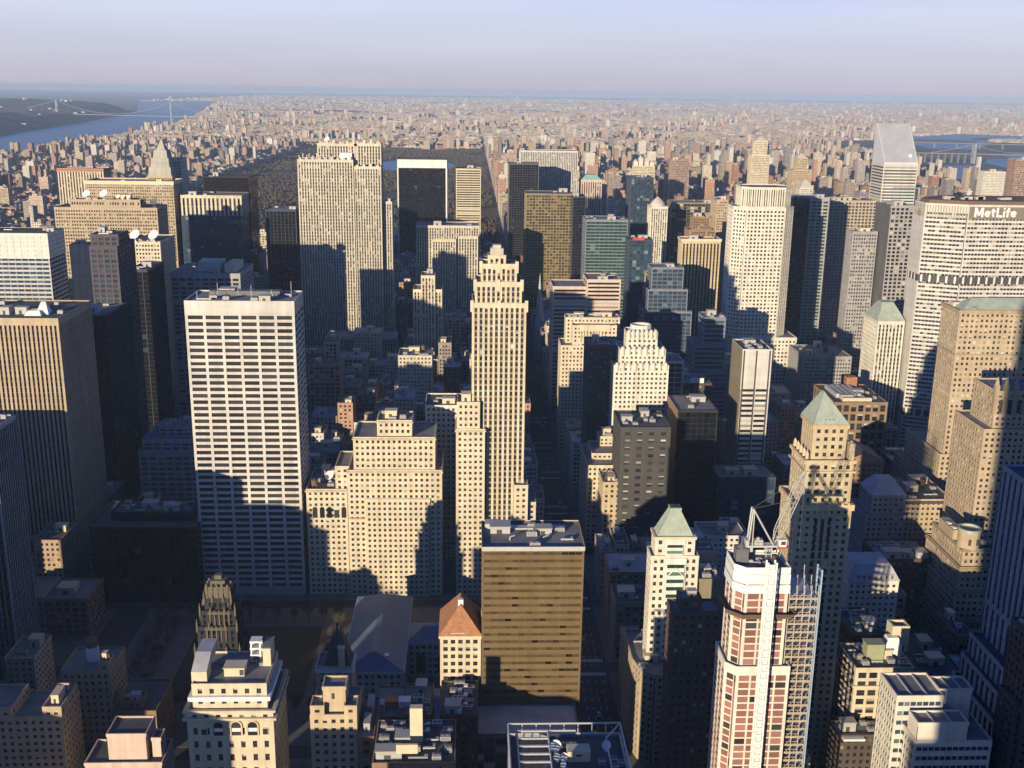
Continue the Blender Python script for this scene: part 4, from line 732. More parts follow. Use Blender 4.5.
for k in range(50): b.box(x1+.45,x1+.85,353.6,358,2+k*3.1,2.3+k*3.1,3)
part('f15','scaffold',b,[M_STEEL,M_PLANT,plain('timber_orange',(.44,.32,.19),.8,0,.2,.4),plain('blue_mast',(.30,.42,.55),.6,0,.1,.4)])
# hipped green roof tower
u=BY['f16']['T'][2]; s=BY['f16']['T'][1]; s0=BY['f16']['T'][0]; z=u[5]
b=MB(); x0,x1,y0,y1=u[0]-.6,u[1]+.6,u[2]-.6,u[3]+.6; ax,ay=(u[0]+u[1])/2-2,(u[2]+u[3])/2; b.prism([(x0,y0),(x1,y0),(x1,y1),(x0,y1)],z+.7,z+14,0,[(ax-.1,ay-1.5),(ax+.1,ay-1.5),(ax+.1,ay+1.5),(ax-.1,ay+1.5)]); part('f16','hipped_roof',b,M_COPPER); ribs('f16',u,.6,z+.7,13.3,.1,1.5,ax,ay)
for k in (0,1,2): b=MB(); b.box(159.5+k*1.7,160.4+k*1.7,u[2]+.6,u[2]+3.4,z+.8,z+3.2); b.box(159.4+k*1.7,160.5+k*1.7,u[2]+.5,u[2]+.62,z+1,z+2.9,1); part('f16','dormer',b,[M_COPPER,M_SLATE])
b=MB(); ring(b,rect(u),.7,-.05,z-1.2,z+.6); part('f16','cornice',b,wallmat((.55,.42,.25)))
b=MB(); ring(b,rect(s),1.0,-.05,s[5]-5.,s[5]-4.2); ring(b,rect(s),.9,-.05,s[5]-.6,s[5]+1.); part('f16','cornice',b,wallmat((.58,.46,.29)))
b=MB(); ring(b,rect(s0),.9,-.05,s0[5]-1.6,s0[5]+1.2)
for k in range(9): x=s0[0]+1+k*2.9; b.box(x-.5,x+.5,s0[2]-.7,s0[2]+.4,s0[5]-3.6,s0[5]+2)
part('f16','balustrade',b,wallmat((.62,.47,.27)))
for k in range(5): b=MB(); y=s[2]+1+k*4.6; b.box(s[0]+.1,s[0]+1.3,y,y+1.2,s[5]+1,s[5]+4); b.cyl(s[0]+.7,y+.6,s[5]+4,s[5]+5,.6,.1,8); part('f16','pinnacle',b,wallmat((.62,.5,.33)))
b=MB(); b.box(s[1]-2.4,s[1]-.1,s[2]+.2,s[2]+4,s[5]+.9,s[5]+8.6); b.cyl(s[1]-1.2,s[2]+2,s[5]+8.6,s[5]+9.8,1.,.2,8); part('f16','corner_pier',b,wallmat((.62,.5,.33)))
cx=(s0[0]+s0[1])/2
b=MB(); y=s0[2]+1.4; n=10
pts=[(cx+2.2*math.cos(math.pi*k/n),s[5]-11+2.2*math.sin(math.pi*k/n)) for k in range(n+1)]; pts=[(cx+2.2,s[5]-18)]+pts+[(cx-2.2,s[5]-18)]
b.face([(x,y-.08,zz) for x,zz in pts]); part('f16','arched_window',b,panemat(.2))  # dark arch painted in place of the crane's cast shadow, not a window
b=MB()
for k in (-1,0,1):
    for q in range(24): b.box(cx+k*3.1-.75,cx+k*3.1+.75,s0[2]-.06,s0[2]+.1,s0[5]-9-q*4.1,s0[5]-6-q*4.1)
tag(part('f16','window',b,panemat(.2)),kind='stuff')
# cream loft roof boxes
t=BY['f17']['T'][0]; z=t[5]
b=MB(); b.box(187.5,195.8,452,458,z,z+8.4); b.box(187.2,196.1,451.7,458.3,z+8.4,z+8.8); part('f17','plant_box',b,plain('olive_plant',(.32,.34,.20),.7,0,.1,.3),BY['f17']['roof'])
b=MB(); b.prism([(198,456),(206,456),(206,463),(198,463)],z,z+5,0,[(198,456),(206,456),(206,463),(198,463)]); b.prism([(198,456),(206,456),(206,463),(198,463)],z+5,z+9,0,[(199.6,458),(204.6,458),(204.6,462),(199.6,462)]); part('f17','plant_box',b,M_WHITE,BY['f17']['roof'])
b=MB(); 
for (sx,sy) in ((0,0),(7,0),(7,6),(0,6)): b.box(202.6+sx,203.6+sx,461+sy,462+sy,z,z+10)
ring(b,[(202.4,460.8),(210.8,460.8),(210.8,468.2),(202.4,468.2)],0,.9,z+3.5,z+13.5); part('f17','open_tank_box',b,M_CREAM,BY['f17']['roof'])
b=MB(); ring(b,rect(t),.9,-.05,z-9.3,z-8.4); part('f17','cornice',b,M_CREAM)
t=BY['f17b']['T'][0]
b=MB(); b.box(t[0]+2,t[0]+12,t[2]-2.4,t[2]-.02,t[5]-1.2,t[5]-.2); part('f17b','awning',b,M_WHITE)
# white modern block: roof pits
for i in (1,2,3):
    t=BY['f18']['T'][i]
    for k in (1,2): b=MB(); x=t[0]+(t[1]-t[0])*k/3; b.box(x-.2,x+.2,t[2]+.5,t[3]-.5,t[5]-.2,t[5]+.5); part('f18','roof_beam',b,M_STEEL,BY['f18']['roof'])
# ziggurat turret
t=BY['f20']['T'][3]; z=t[5]
b=MB(); b.cyl(289.5,571.5,z-.5,z+10.5,6.2,6.2,20); part('f20','turret',b,wallmat((.44,.35,.24)))
b=MB(); P=[(289.5+6.3*math.cos(2*math.pi*k/20),571.5+6.3*math.sin(2*math.pi*k/20)) for k in range(20)]; ring(b,P,.35,.9,z+10,z+11.8); part('f20','turret_rim',b,M_COPPER)
b=MB(); b.box(284.2,290,580,600,z-.2,z+6.5); b.box(285,287,582,585,z+6.5,z+7.1,1); b.box(285,287,589,592,z+6.5,z+7.1,1); part('f20','roof_bulkhead',b,[wallmat((.44,.35,.24)),M_WHITE],BY['f20']['roof'])
for x in (286.6,291.2): b=MB(); b.box(x,x+1.6,565.1,565.3,z+3,z+6.5); part('f20','turret_window',b,M_SLATE)
b=MB()
for tt in BY['f20']['T']: ring(b,rect(tt),.6,-.05,tt[5]-1,tt[5]+.3)
part('f20','parapet',b,wallmat((.30,.23,.15)))
# grey mansard
t=BY['f21']['T'][0]; z=t[5]
b=MB(); b.prism(offset(rect(t),.5),z+.7,z+9,0,offset(rect(t),-4.2)); part('f21','mansard_roof',b,M_LIGHT)
for k in range(7): b=MB(); x=t[0]+5+k*3.1; b.box(x,x+1.5,t[2]+.2,t[2]+2.8,z+.9,z+3.9); b.box(x+.25,x+1.25,t[2]+.1,t[2]+.19,z+1.5,z+3.4,1); part('f21','dormer',b,[M_PLANT,M_SLATE])
t=BY['f22b']['T'][2]; b=MB(); hip(b,t,t[5]+.7,8.5,.4,flat=5); part('f22b','pyramid_roof',b,M_LIGHT)
b=MB(); t=BY['f22']['T'][0]; ring(b,rect(t),1.3,-.05,t[5]-2.2,t[5]-.6); part('f22','cornice',b,M_SLATE)
t=BY['f23']['T'][0]; z=t[5]; cx=(t[0]+t[1])/2
b=MB(); i=len(b.v); b.face([(t[0],t[2],z+.6),(t[1],t[2],z+.6),(cx,t[2],z+7)],1); b.face([(t[1],t[3],z+.6),(t[0],t[3],z+.6),(cx,t[3],z+7)],1)
b.face([(t[0]-.5,t[2]-.6,z+.7),(cx,t[2]-.6,z+7.2),(cx,t[3],z+7.2),(t[0]-.5,t[3],z+.7)][::-1]); b.face([(cx,t[2]-.6,z+7.2),(t[1]+.5,t[2]-.6,z+.7),(t[1]+.5,t[3],z+.7),(cx,t[3],z+7.2)][::-1]); part('f23','gabled_roof',b,[M_SLATE,wallmat((.40,.22,.12))])
# left midground
t=BY['m1']['T'][0]; z=t[5]
b=MB(); b.prism([(-290,700),(-279,700),(-279,712),(-290,712)],z,z+3,0,[(-288,702),(-281,703),(-281,710),(-288,710)]); b.prism([(-284,703),(-276,705),(-277,714),(-285,712)],z,z+8,0,[(-281,707),(-278.4,708),(-279,711),(-281.6,710)]); part('m1','white_tarp',b,M_WHITE,BY['m1']['roof'])
t=BY['m6']['T'][0]; one('m6','plant_box',M_PLANT,t[0]+22,t[0]+42,t[2]+14,t[2]+34,t[5]-.2,t[5]+9); one('m6','plant_box',M_CREAM,t[0]+46,t[0]+56,t[2]+10,t[2]+44,t[5]-.2,t[5]+7)
t=BY['m8']['T'][1]; z=t[5]
for (x,s) in ((-413,10),(-395,10.5),(-380,5.5),(-374.5,5.5),(-368.5,5.5)): put('dish_antenna',PROTO['dish'],BY['m8']['roof'],(x,1191,z),(s,s,s*.9))
DARKDISH=PROTO['dish'].copy(); DARKDISH.materials.clear(); DARKDISH.materials.append(M_DKPLANT)
for x in (-355.5,-342): put('dish_antenna',DARKDISH,BY['m8']['roof'],(x,1192,192.8),(9.5,9.5,9.5))
t=BY['m8b']['T'][0]
for x in (-309.5,-292.5): put('dish_antenna',PROTO['dish'],BY['m8b']['roof'],(x,1010,t[5]),(10.5,10.5,10))
t=BY['m9']['T'][0]; b=MB(); ring(b,rect(t),.8,-.05,t[5]-3.2,t[5]+1.4); part('m9','parapet',b,M_CREAM)
t=BY['m10']['T'][0]; b=MB(); ring(b,rect(t),1.2,-.05,t[5]-3.4,t[5]+.2); part('m10','cornice',b,plain('red_cornice',(.40,.15,.09),.8,0,.1,.2))
t=BY['m13']['T'][0]; z=t[5]; b=MB(); x0,x1,y0,y1=t[:4]; cx,cy=(x0+x1)/2,(y0+y1)/2
for za,zb,fa,fb in ((0,11,.92,.86),(11,22,.76,.70),(22,32,.58,.5),(32,46,.36,.02)):
    Q=lambda f:[(cx+(x-cx)*f,cy+(y-cy)*f) for x,y in rect(t)]
    b.prism(Q(fa),z+za,z+zb,0,Q(fb))
part('m13','stepped_crown',b,wallmat((.42,.40,.34)))
t=BY['m5']['T'][0]; b=MB(); ring(b,rect(t),.12,-.02,0,6); part('m5','base_wall',b,M_PLANT)
b=MB()
for k in range(6): b.tube((t[0]+6+k*11,t[2]+8+(k%3)*7,t[5]),(t[0]+6+k*11,t[2]+8+(k%3)*7,t[5]+5+(k%2)*4),.14)
part('m5','roof_mast',b,M_STEEL,BY['m5']['roof'])
b=MB(); b.box(t[0]+10,t[1]-12,t[3]-14,t[3]-7,t[5]-.2,t[5]+2.6); part('m5','roof_screen',b,M_DKPLANT,BY['m5']['roof'])
t=BY['m17']['T'][3]
put('dish_antenna',PROTO['dish'],BY['m17']['roof'],(-165,1276,t[5]),(7,7,7))
b=MB()
for k in range(16): x=-196+k*3.8; b.tube((x,1266+(k%3)*4,240.5),(x,1266+(k%3)*4,245.5+(k%2)*2),.5)
part('m17','roof_pipe',b,M_STEEL,BY['m17']['roof'])
for i,x0_,n_,h_ in ((0,-196,9,3),(3,-174,6,4),(4,-130,4,5),(1,-130,4,3),(2,-103,2,4)):
    q=BY['m17']['T'][i]
    for k in range(n_): b=MB(); x=q[0]+(q[1]-q[0])*(k+.5)/n_; b.box(x-1.4,x+1.4,q[2]+.4,q[2]+2.6,q[5]+.6,q[5]+.8+h_*(.5+.5*((k*7)%3)/2)); part('m17','parapet_block',b,wallmat((.58,.52,.41)))
b=MB(); b.box(-150,-136,1266,1272,240.6,248.5); part('m17','plant_box',b,M_WHITE,BY['m17']['roof'])
t=BY['m25b']['T'][0]; put('dish_antenna',PROTO['dish'],BY['m25b']['roof'],(t[0]+13,t[2]+16,t[5]),(6.2,6.2,6.2)); put('dish_antenna',PROTO['dish'],BY['m25b']['roof'],(t[0]+23,t[2]+12,t[5]),(3.6,3.6,3.6))
b=MB(); b.tube((t[0]+10,t[2]+17,t[5]),(t[0]+10,t[2]+17,t[5]+7),.35); part('m25b','roof_mast',b,M_STEEL,BY['m25b']['roof'])
for k in range(5):
    b=MB(); x=t[0]+5.2+k*4.6; n=8; zz=t[5]-13; y=t[2]-.15
    pts=[(x+1.5*math.cos(math.pi*q/n),zz+1.5*math.sin(math.pi*q/n)) for q in range(n+1)]; pts=[(x+1.5,zz-6)]+pts+[(x-1.5,zz-6)]
    b.face([(a,y,c) for a,c in pts]); part('m25b','arched_window',b,panemat(.2))
for key,i,zz in (('m25',0,0),('m25',2,0),('m25',3,0),('m25b',0,0),('m24',0,0)):
    t=BY[key]['T'][i]; b=MB(); ring(b,rect(t),.7,-.05,t[5]-1.3,t[5]-.2); part(key,'cornice',b,wallmat((.50,.42,.28)))
b=MB(); t=BY['m25']['T'][0]; b.box(t[0]+.3,t[1]-.3,t[2]-.6,t[2]-.02,54,54.8); part('m25','string_course',b,wallmat((.40,.26,.16)))
# tall setback tower crown
t=BY['m23']['T'][3]; z=t[5]
b=MB(); b.box(t[0]+1.5,t[1]-1.5,t[2]+1,t[3]-1,z,z+4.5); b.box(t[0]+3,t[1]-3,t[2]+2,t[3]-2,z+4.5,z+6.5); part('m23','crown',b,wallmat((.55,.50,.42)))
for i in (0,1,2):
    q=BY['m23']['T'][i]
    for f in (0,.5,1): b=MB(); x=q[0]+(q[1]-q[0])*f; b.box(x-1.0,x+1.0,q[2]-.35,q[2]+.8,q[5]-5,q[5]+2.2); part('m23','pilaster',b,wallmat((.64,.55,.40)))
t=BY['m11']['T'][1]
ww,gg,rr=MB(),MB(),MB(); facade([(t[0]-.6,t[2]-.6),(t[1]+.6,t[2]-.6),(t[1]+.6,t[3]),(t[0]-.6,t[3])],t[4]+.3,t[5]+.3,'crown',ww,gg,rr); c=part('m11','crown',ww,wallmat((.62,.54,.40))); build('dark_slit',gg,glassmat('black'),c)
t=BY['m7']['T'][0]
ww,gg,rr=MB(),MB(),MB(); facade([(t[0]-.5,t[2]-.5),(t[1]+.5,t[2]-.5),(t[1]+.5,t[3]),(t[0]-.5,t[3])],t[5]-22,t[5]+.3,'glassb',ww,gg,rr); c=part('m7','glazed_crown',ww,wallmat((.66,.66,.62))); build('glazing',gg,plain('milk_glass',(.55,.55,.50),.3,0,.2,.3),c)
# centre
b=MB(); t=BY['cr']['T'][0]; hip(b,t,t[5],9,0,flat=9); part('cr','dome_roof',b,plain('sea_copper',(.25,.45,.42),.6,0,.15,.2))
t=BY['th']['T'][0]; z=t[5]; cx,cy=(t[0]+t[1])/2,(t[2]+t[3])/2
b=MB(); b.cyl(cx,cy,z,z+5,10.5,9,12); b.cyl(cx,cy,z+5,z+9,9,5,12); b.cyl(cx,cy,z+9,z+12,5,1,12); part('th','rounded_crown',b,wallmat((.55,.5,.42)))
t=BY['m43']['T'][0]; cx=87
b=MB(); b.box(cx-5.5,cx+5.5,1332,1343,0,40); b.cyl(cx,1337.5,40,54,5.4,4.3,8); part('m43','bell_tower',b,wallmat((.42,.42,.42)))
b=MB(); b.cyl(cx,1337.5,54,100,4.4,.12,8); part('m43','spire',b,wallmat((.50,.50,.50)))
b=MB(); zz=26; b.face([(92,1333,zz),(113,1333,zz),(102.5,1333,zz+14)],1); b.face([(91.4,1332.4,zz),(102.5,1332.4,zz+14.3),(102.5,1420,zz+14.3),(91.4,1420,zz)][::-1]); b.face([(102.5,1332.4,zz+14.3),(113.6,1332.4,zz),(113.6,1420,zz),(102.5,1420,zz+14.3)][::-1]); part('m43','gabled_roof',b,[M_LIGHT,wallmat((.34,.33,.32))])
# scalloped crown
for i,nn,rr,hh in ((2,7,1.4,1.5),(1,8,1.5,1),(0,9,1.4,.6)):
    t=BY['m30']['T'][i]
    for k in range(nn):
        b=MB(); x=t[0]+(t[1]-t[0])*(k+.5)/nn; z=t[5]; b.cyl(x,t[2]+.3,z-hh-3,z+1.6,rr,rr,10); b.cyl(x,t[2]+.3,z+1.6,z+2.6,rr,rr*.3,10); part('m30','scalloped_buttress',b,wallmat((.68,.64,.56)))
t=BY['m30']['T'][2]; P=[((t[0]+t[1])/2+8*math.cos(2*math.pi*k/12),(t[2]+t[3])/2+7*math.sin(2*math.pi*k/12)) for k in range(12)]
b=MB(); ring(b,P,0,1,t[5]-.2,t[5]+5); part('m30','crown_ring',b,wallmat((.68,.64,.56)))
t=BY['m29']['T'][0]; b=MB(); b.box(t[0]+6,t[1]-6,t[2]-.6,t[2]-.02,t[5]-4.6,t[5]+1.2); part('m29','attic_panel',b,wallmat((.62,.52,.36)))
b=MB()
for k in range(9): x=t[0]+7+k*2.7; b.cyl(x,t[2]-.5,t[5]-15,t[5]-4.6,.7,.7,8)
part('m29','colonnade',b,wallmat((.62,.52,.36)))
one('m49','roof_sign',M_REDP,196,210,1298.6,1299.4,147.5,150.5)
one('m47','roof_panel',M_WHITE,181,192,851,852,89,94)
b=MB(); x,y=96,707; z=BY['m33b']['T'][0][5]
for k in range(6): b.box(x-2+k*1.8,x-1.6+k*1.8,y,y+14,z+3,z+3.4)
for (sx,sy) in ((-2,0),(7,0),(7,13.6),(-2,13.6)): b.box(x+sx,x+sx+.4,y+sy,y+sy+.4,z,z+3)
part('m33b','pergola',b,M_WOOD,BY['m33b']['roof'])
t=BY['m34']['T'][0]; b=MB(); ring(b,rect(t),.8,-.05,t[5]-1.8,t[5]+1.2); part('m34','roof_rim',b,M_CREAM)
t=BY['m19']['T'][0]; b=MB(); b.box(t[0]-2.3,t[0]-.3,t[2]-.4,t[3],0,t[5]); part('m19','edge_frame',b,wallmat((.78,.75,.68))); b=MB(); b.box(t[1]+.3,t[1]+2.6,t[2]-.4,t[3],0,t[5]); part('m19','edge_frame',b,wallmat((.78,.75,.68)))
b=MB(); t=BY['m19']['T'][1]; b.box(t[0]+.3,t[1]-.3,t[2]-.3,t[2]-.02,t[4]+.2,t[5]-1); part('m19','top_band',b,wallmat((.78,.75,.68)))
# faceted tower: plant storeys, dark penthouse, lettering, emblem
t=BY['m38']['T'][0]; P=[(t[0],t[2]),(t[1]-6,t[2]),(t[1]+34,t[2]+16),(t[1]+34,t[2]+32),(t[1]-6,t[3]),(t[0],t[3]),(t[0]-31,t[2]+37),(t[0]-31,t[2]+14)]
for (za,zb) in ((164.5,170.5),(43,49.5)):
    b=MB(); ring(b,P,.15,-.02,za,zb); pl=part('m38','plant_storey',b,M_SLATE)
    for a,u,n,Lx in edges(P):
        if n[1]>.5: continue
        k=2.
        while k<Lx-1: b=MB(); b.obox(a,u,n,k,k+1.6,.16,.5,za,zb); k+=6.8; part('m38','column',b,wallmat((.70,.67,.61)),pl)
b=MB(); b.prism(offset(P,-3),t[5]+.2,t[5]+3.2,0,offset(P,-4)); part('m38','penthouse',b,M_WOOD,BY['m38']['roof'])
b=MB(); R=random.Random(8)
for k in range(12): x=R.uniform(t[0]-15,t[1]-5); b.box(x,x+R.uniform(2,7),925,925+R.uniform(2,6),t[5]+3.2,t[5]+3.2+R.uniform(1,3))
part('m38','cooling_unit',b,M_PLANT,BY['m38']['roof'])
b=MB(); 
for a,u,n,Lx in edges(P):
    if n[1]>.5: continue
    k=1.
    while k<Lx-1: b.obox(a,u,n,k,k+.9,.08,.35,t[5]-11.5,t[5]-1); k+=2.2
part('m38','louvre_band',b,wallmat((.34,.30,.25)))
b=MB(); a,u,n,Lx=list(edges(P))[0]; b.obox(a,u,n,1,Lx-1,.36,.6,t[5]-11.2,t[5]-1.2); part('m38','sign_board',b,plain('sign_brown',(.20,.17,.14),.8,0,.08,.1))
def arc(cx,cz,rx,rz,a0,a1,n=12): return [(cx+rx*math.cos(rad(a0+(a1-a0)*k/n)),cz+rz*math.sin(rad(a0+(a1-a0)*k/n))) for k in range(n+1)]
def letter(strokes,x,y,z,w,under):
    """Raised letter from thick strokes on a south wall; each stroke a hair prouder than the last."""
    b=MB()
    for i,P in enumerate(strokes):
        n=len(P); Lf=[];Rt=[]
        for k in range(n):
            p=Vector(P[max(k-1,0)]); q=Vector(P[min(k+1,n-1)]); d=(q-p).normalized(); c=Vector(P[k])
            Lf.append((c.x-d.y*w/2,c.y+d.x*w/2)); Rt.append((c.x+d.y*w/2,c.y-d.x*w/2))
        yf=y-.35-.02*i
        for k in range(n-1):
            b.face([(x+a,yf,z+c) for a,c in (Rt[k],Rt[k+1],Lf[k+1],Lf[k])])
            b.face([(x+Lf[k][0],yf,z+Lf[k][1]),(x+Lf[k+1][0],yf,z+Lf[k+1][1]),(x+Lf[k+1][0],y,z+Lf[k+1][1]),(x+Lf[k][0],y,z+Lf[k][1])]); b.face([(x+Rt[k+1][0],yf,z+Rt[k+1][1]),(x+Rt[k][0],yf,z+Rt[k][1]),(x+Rt[k][0],y,z+Rt[k][1]),(x+Rt[k+1][0],y,z+Rt[k+1][1])])
        for k,s in ((0,1),(n-1,-1)): q=[(x+Lf[k][0],yf,z+Lf[k][1]),(x+Lf[k][0],y,z+Lf[k][1]),(x+Rt[k][0],y,z+Rt[k][1]),(x+Rt[k][0],yf,z+Rt[k][1])]; b.face(q[::s])
    return build('sign_letter',b,M_WHITE,under)
X=t[0]+5.2; Z=t[5]-9.6; Y=t[2]-.62; RT=BY['m38']['root']; w=1.75
E_=[[(.9,2.9),(4.6,2.9)],arc(2.75,2.75,1.95,1.95,5,322)]
letter([[(.9,0),(.9,8)],[(1.2,7.6),(3.9,1.6)],[(3.9,1.6),(6.6,7.6)],[(6.9,0),(6.9,8)]],X,Y,Z,1.7,RT)
letter(E_,X+8.6,Y,Z,1.45,RT)
letter([[(1.6,7.2),(1.6,1.8)]+arc(2.9,2,1.3,1.3,180,270,5),[(.1,5),(3.6,5)]],X+14.3,Y,Z,1.55,RT)
letter([[(.9,8),(.9,0)],[(.9,.8),(5.2,.8)]],X+18.9,Y,Z,1.7,RT)
letter([[(.9,0),(.9,5.4)],[(.9,6.5),(.9,8)]],X+24.6,Y,Z,1.6,RT)
letter([[(1.7,0),(1.7,6)]+arc(3.,6,1.3,1.4,180,80,5),[(.2,5),(3.8,5)]],X+26.9,Y,Z,1.5,RT)
letter(E_,X+31.0,Y,Z,1.45,RT)
b=MB(); a,u,n,Lx=list(edges(P))[6]; cx=Lx*.5; zz=t[5]-9
for k in range(4):
    th=math.pi/2*k; b.obox(a,u,n,cx-1.1+2.1*math.cos(th),cx+1.1+2.1*math.cos(th),.1,.35,zz-1.6+2.4*math.sin(th),zz+1.6+2.4*math.sin(th))
part('m38','emblem',b,plain('emblem_grey',(.42,.40,.38),.7,0,.05,.1))
t=BY['m36']['T'][0]; w=t[1]-t[0]
for f in (.06,.48,.93): b=MB(); b.box(t[0]+w*f-.6,t[0]+w*f+.6,t[2]-.1,t[2]+.3,0,t[5]-.4); part('m36','dark_strip',b,M_SLATE)
for f in (.27,.70): b=MB(); b.box(t[0]+w*f-3.3,t[0]+w*f+3.3,t[2]-.06,t[2]+.3,t[5]-13,t[5]-7); part('m36','grey_panel',b,wallmat((.34,.34,.35)))
# right edge towers
t=BY['m39']['T'][0]; z=t[5]; b=MB(); b.prism(offset(rect(t),-4),z-.2,z+7,0,offset(rect(t),-13)); part('m39','green_roof',b,M_COPPER); b=MB(); ring(b,rect(t),.9,-.05,z-1.5,z+1.2); ring(b,rect(t),.6,-.05,z-30,z-29); part('m39','cornice',b,wallmat((.40,.30,.19)))
t=BY['m39b']['T'][1]; z=t[5]
for f in (0,.18,.36,.55,.75,1):
    b=MB(); x=t[0]+(t[1]-t[0])*f; b.box(x-1.3,x+1.3,t[2]-.5,t[2]+2,z-14,z+4); b.cyl(x,t[2]+.8,z+4,z+9,1.5,.3,6); part('m39b','pinnacle',b,wallmat((.38,.29,.19)))
for f in (.1,.27,.45,.65): b=MB(); x=t[0]+(t[1]-t[0])*f; b.box(x-1,x+1,t[2]-.25,t[2]-.05,z-13,z-5); part('m39b','tall_opening',b,M_SLATE)
t=BY['m40']['T'][0]; b=MB(); hip(b,t,t[5]+.6,15,.5,flat=5); part('m40','hip_roof',b,M_COPPER)
# slanted metal roof
t=BY['m41']['T'][0]; zl=t[5]; zf=228.; zb=281.
b=MB(); x0,x1,y0,y1=t[:4]; v=[(x0,y0,zl),(x1,y0,zl),(x1,y1,zl),(x0,y1,zl),(x0,y0,zf),(x1,y0,zf),(x1,y1-3,zb),(x0,y1-3,zb),(x1,y1,zb),(x0,y1,zb)]
for q,f in enumerate(((0,1,5,4),(4,5,6,7),(7,6,8,9),(1,2,8,6,5),(3,0,4,7,9),(2,3,9,8))): b.face([v[i] for i in f],1 if q==1 else 0)
part('m41','slanted_roof',b,[plain('aluminium_panel',(.62,.62,.64),.45,.1,.05,.05),plain('slope_panel',(.43,.44,.475),.5,.1,.12,.05)])
b=MB(); sl_=(zb-zf)/(y1-3-y0)
for k in (0.12,5.88): x=x0+(x1-x0)*k/6; b.face([(x-.2,y0+.5,zf+.5*sl_+.06),(x+.2,y0+.5,zf+.5*sl_+.06),(x+.2,y1-3.5,zb-.5*sl_+.06),(x-.2,y1-3.5,zb-.5*sl_+.06)])
b.box(x1-12,x1-8,y0+6,y0+8,zf+6*sl_,zf+8*sl_+1.5); part('m41','roof_seam',b,M_WHITE)
# striped plant on big-window block
t=BY['m42']['T'][0]; z=t[5]
for k in range(5): one('m42','cooling_tower',M_STEEL,t[0]+6+k*4.6,t[0]+8.6+k*4.6,t[2]+16,t[2]+46,z-.2,z+3.2)
one('m42','roof_bulkhead',M_ORANGE if 0 else M_TILE,t[0]+25,t[0]+34,t[3]-9,t[3]-2,z-.2,z+9); one('m42','cooling_unit',M_CREAM,t[0]+8,t[0]+32,t[2]+5,t[2]+8,z-.2,z+2.6)
for k in ('m53','m59','m54'):
    t=BY[k]['T'][-1]; b=MB(); hip(b,t,t[5],9 if k!='m59' else 16,0,flat=2); part(k,'pyramid_roof',b,wallmat((.55,.5,.42)))
t=BY['m52']['T'][0]; b=MB()
for x,h in ((392,9),(404,17),(418,12),(430,7)): b.box(x-5,x+5,2602,2620,t[5]-.3,t[5]+h); b.prism([(x-5,2602),(x+5,2602),(x+5,2620),(x-5,2620)],t[5]+h,t[5]+h+7,0,[(x-.3,2610),(x+.3,2610),(x+.3,2612),(x-.3,2612)])
part('m52','gable_cluster',b,wallmat((.66,.60,.5)))
for k,zs in (('m28',1),('m21',1)):
    t=BY[k]['T'][0]
# library with courtyard
lib=thing('library','long low library with shaded blue-grey pitched roofs round a courtyard','library',(-40,560,0))
LW=wallmat((.50,.50,.47))
def libwing(x0,x1,y0,y1,z,h,axis):
    ww,gg,rr=MB(),MB(),MB(); facade([(x0,y0),(x1,y0),(x1,y1),(x0,y1)],0,z,'punchp',ww,gg,rr); w=build('wall',ww,LW,lib); build('glazing',gg,glassmat('dark'),lib)
    b=MB(); o=.6
    if axis=='y':
        c=(x0+x1)/2; b.prism([(x0-o,y0-o),(x1+o,y0-o),(x1+o,y1+o),(x0-o,y1+o)],z+.8,z+.8+h,0,[(c-1.6,y0+9),(c+1.6,y0+9),(c+1.6,y1-9),(c-1.6,y1-9)])
    else:
        c=(y0+y1)/2; b.prism([(x0-o,y0-o),(x1+o,y0-o),(x1+o,y1+o),(x0-o,y1+o)],z+.8,z+.8+h,0,[(x0+9,c-1.2),(x1-2,c-1.2),(x1-2,c+1.2),(x0+9,c+1.2)])
    r=build('pitched_roof',b,M_BLUEM,lib)
    b=MB(); ring(b,[(x0,y0),(x1,y0),(x1,y1),(x0,y1)],.9,-.05,z-.3,z+.75); build('cornice',b,LW,lib)
    return r
r=libwing(-67,-35,513,600,22,6.5,'y'); b=MB(); b.box(-46,-43,521,524,25,27.5); build('skylight',b,M_WHITE,r)
libwing(-34.8,28,546,568,21,5,'x'); libwing(-34.8,36,474,500,19,4,'x')
for k in range(2): b=MB(); x=-27+k*12; n=8; pts=[(x+2.6*math.cos(math.pi*q/n),12+2.6*math.sin(math.pi*q/n)) for q in range(n+1)]; pts=[(x+2.6,3)]+pts+[(x-2.6,3)]; b.face([(a,545.8,c) for a,c in pts]); build('arched_window',b,panemat(.1),lib)
# luffing crane on the tower under construction
cr=thing('tower_crane','white lattice luffing crane with red cab on the unfinished tower','crane',(108,360,158.7))
b=MB(); 
for (sx,sy) in ((-1,-1),(1,-1),(1,1),(-1,1)): b.box(109+sx-.15,109+sx+.15,361+sy-.15,361+sy+.15,157,161)
for zz in (158,160): b.box(107.9,110.1,359.9,362.1,zz,zz+.3)
build('mast',b,M_STEEL,cr)
b=MB(); b.box(100,115.6,359.4,362.6,161,161.7); b.box(100,101.2,359,363,161.7,164); 
for k in range(8): b.tube((101+k*1.8,359.4,161.7),(101+k*1.8,359.4,162.8),.06)
b.tube((101,359.4,162.8),(114,359.4,162.8),.06); build('deck',b,M_STEEL,cr)
b=MB(); b.box(100.2,102.8,359.2,362.8,159.4,161); build('counterweight',b,M_PLANT,cr)
b=MB(); b.box(103.5,106.6,360,362.4,161.7,163.6); b.cyl(105,361,163.6,164.4,.7,.5,10); build('winch',b,M_PLANT,cr)
b=MB()
for y in (359.8,362.2):
    b.tube((101.2,y,161.7),(102.1,y,175.6),.32); b.tube((110.4,y,161.7),(102.3,y,175.6),.30); b.tube((102.6,y,161.7),(102.6,y,175),.2)
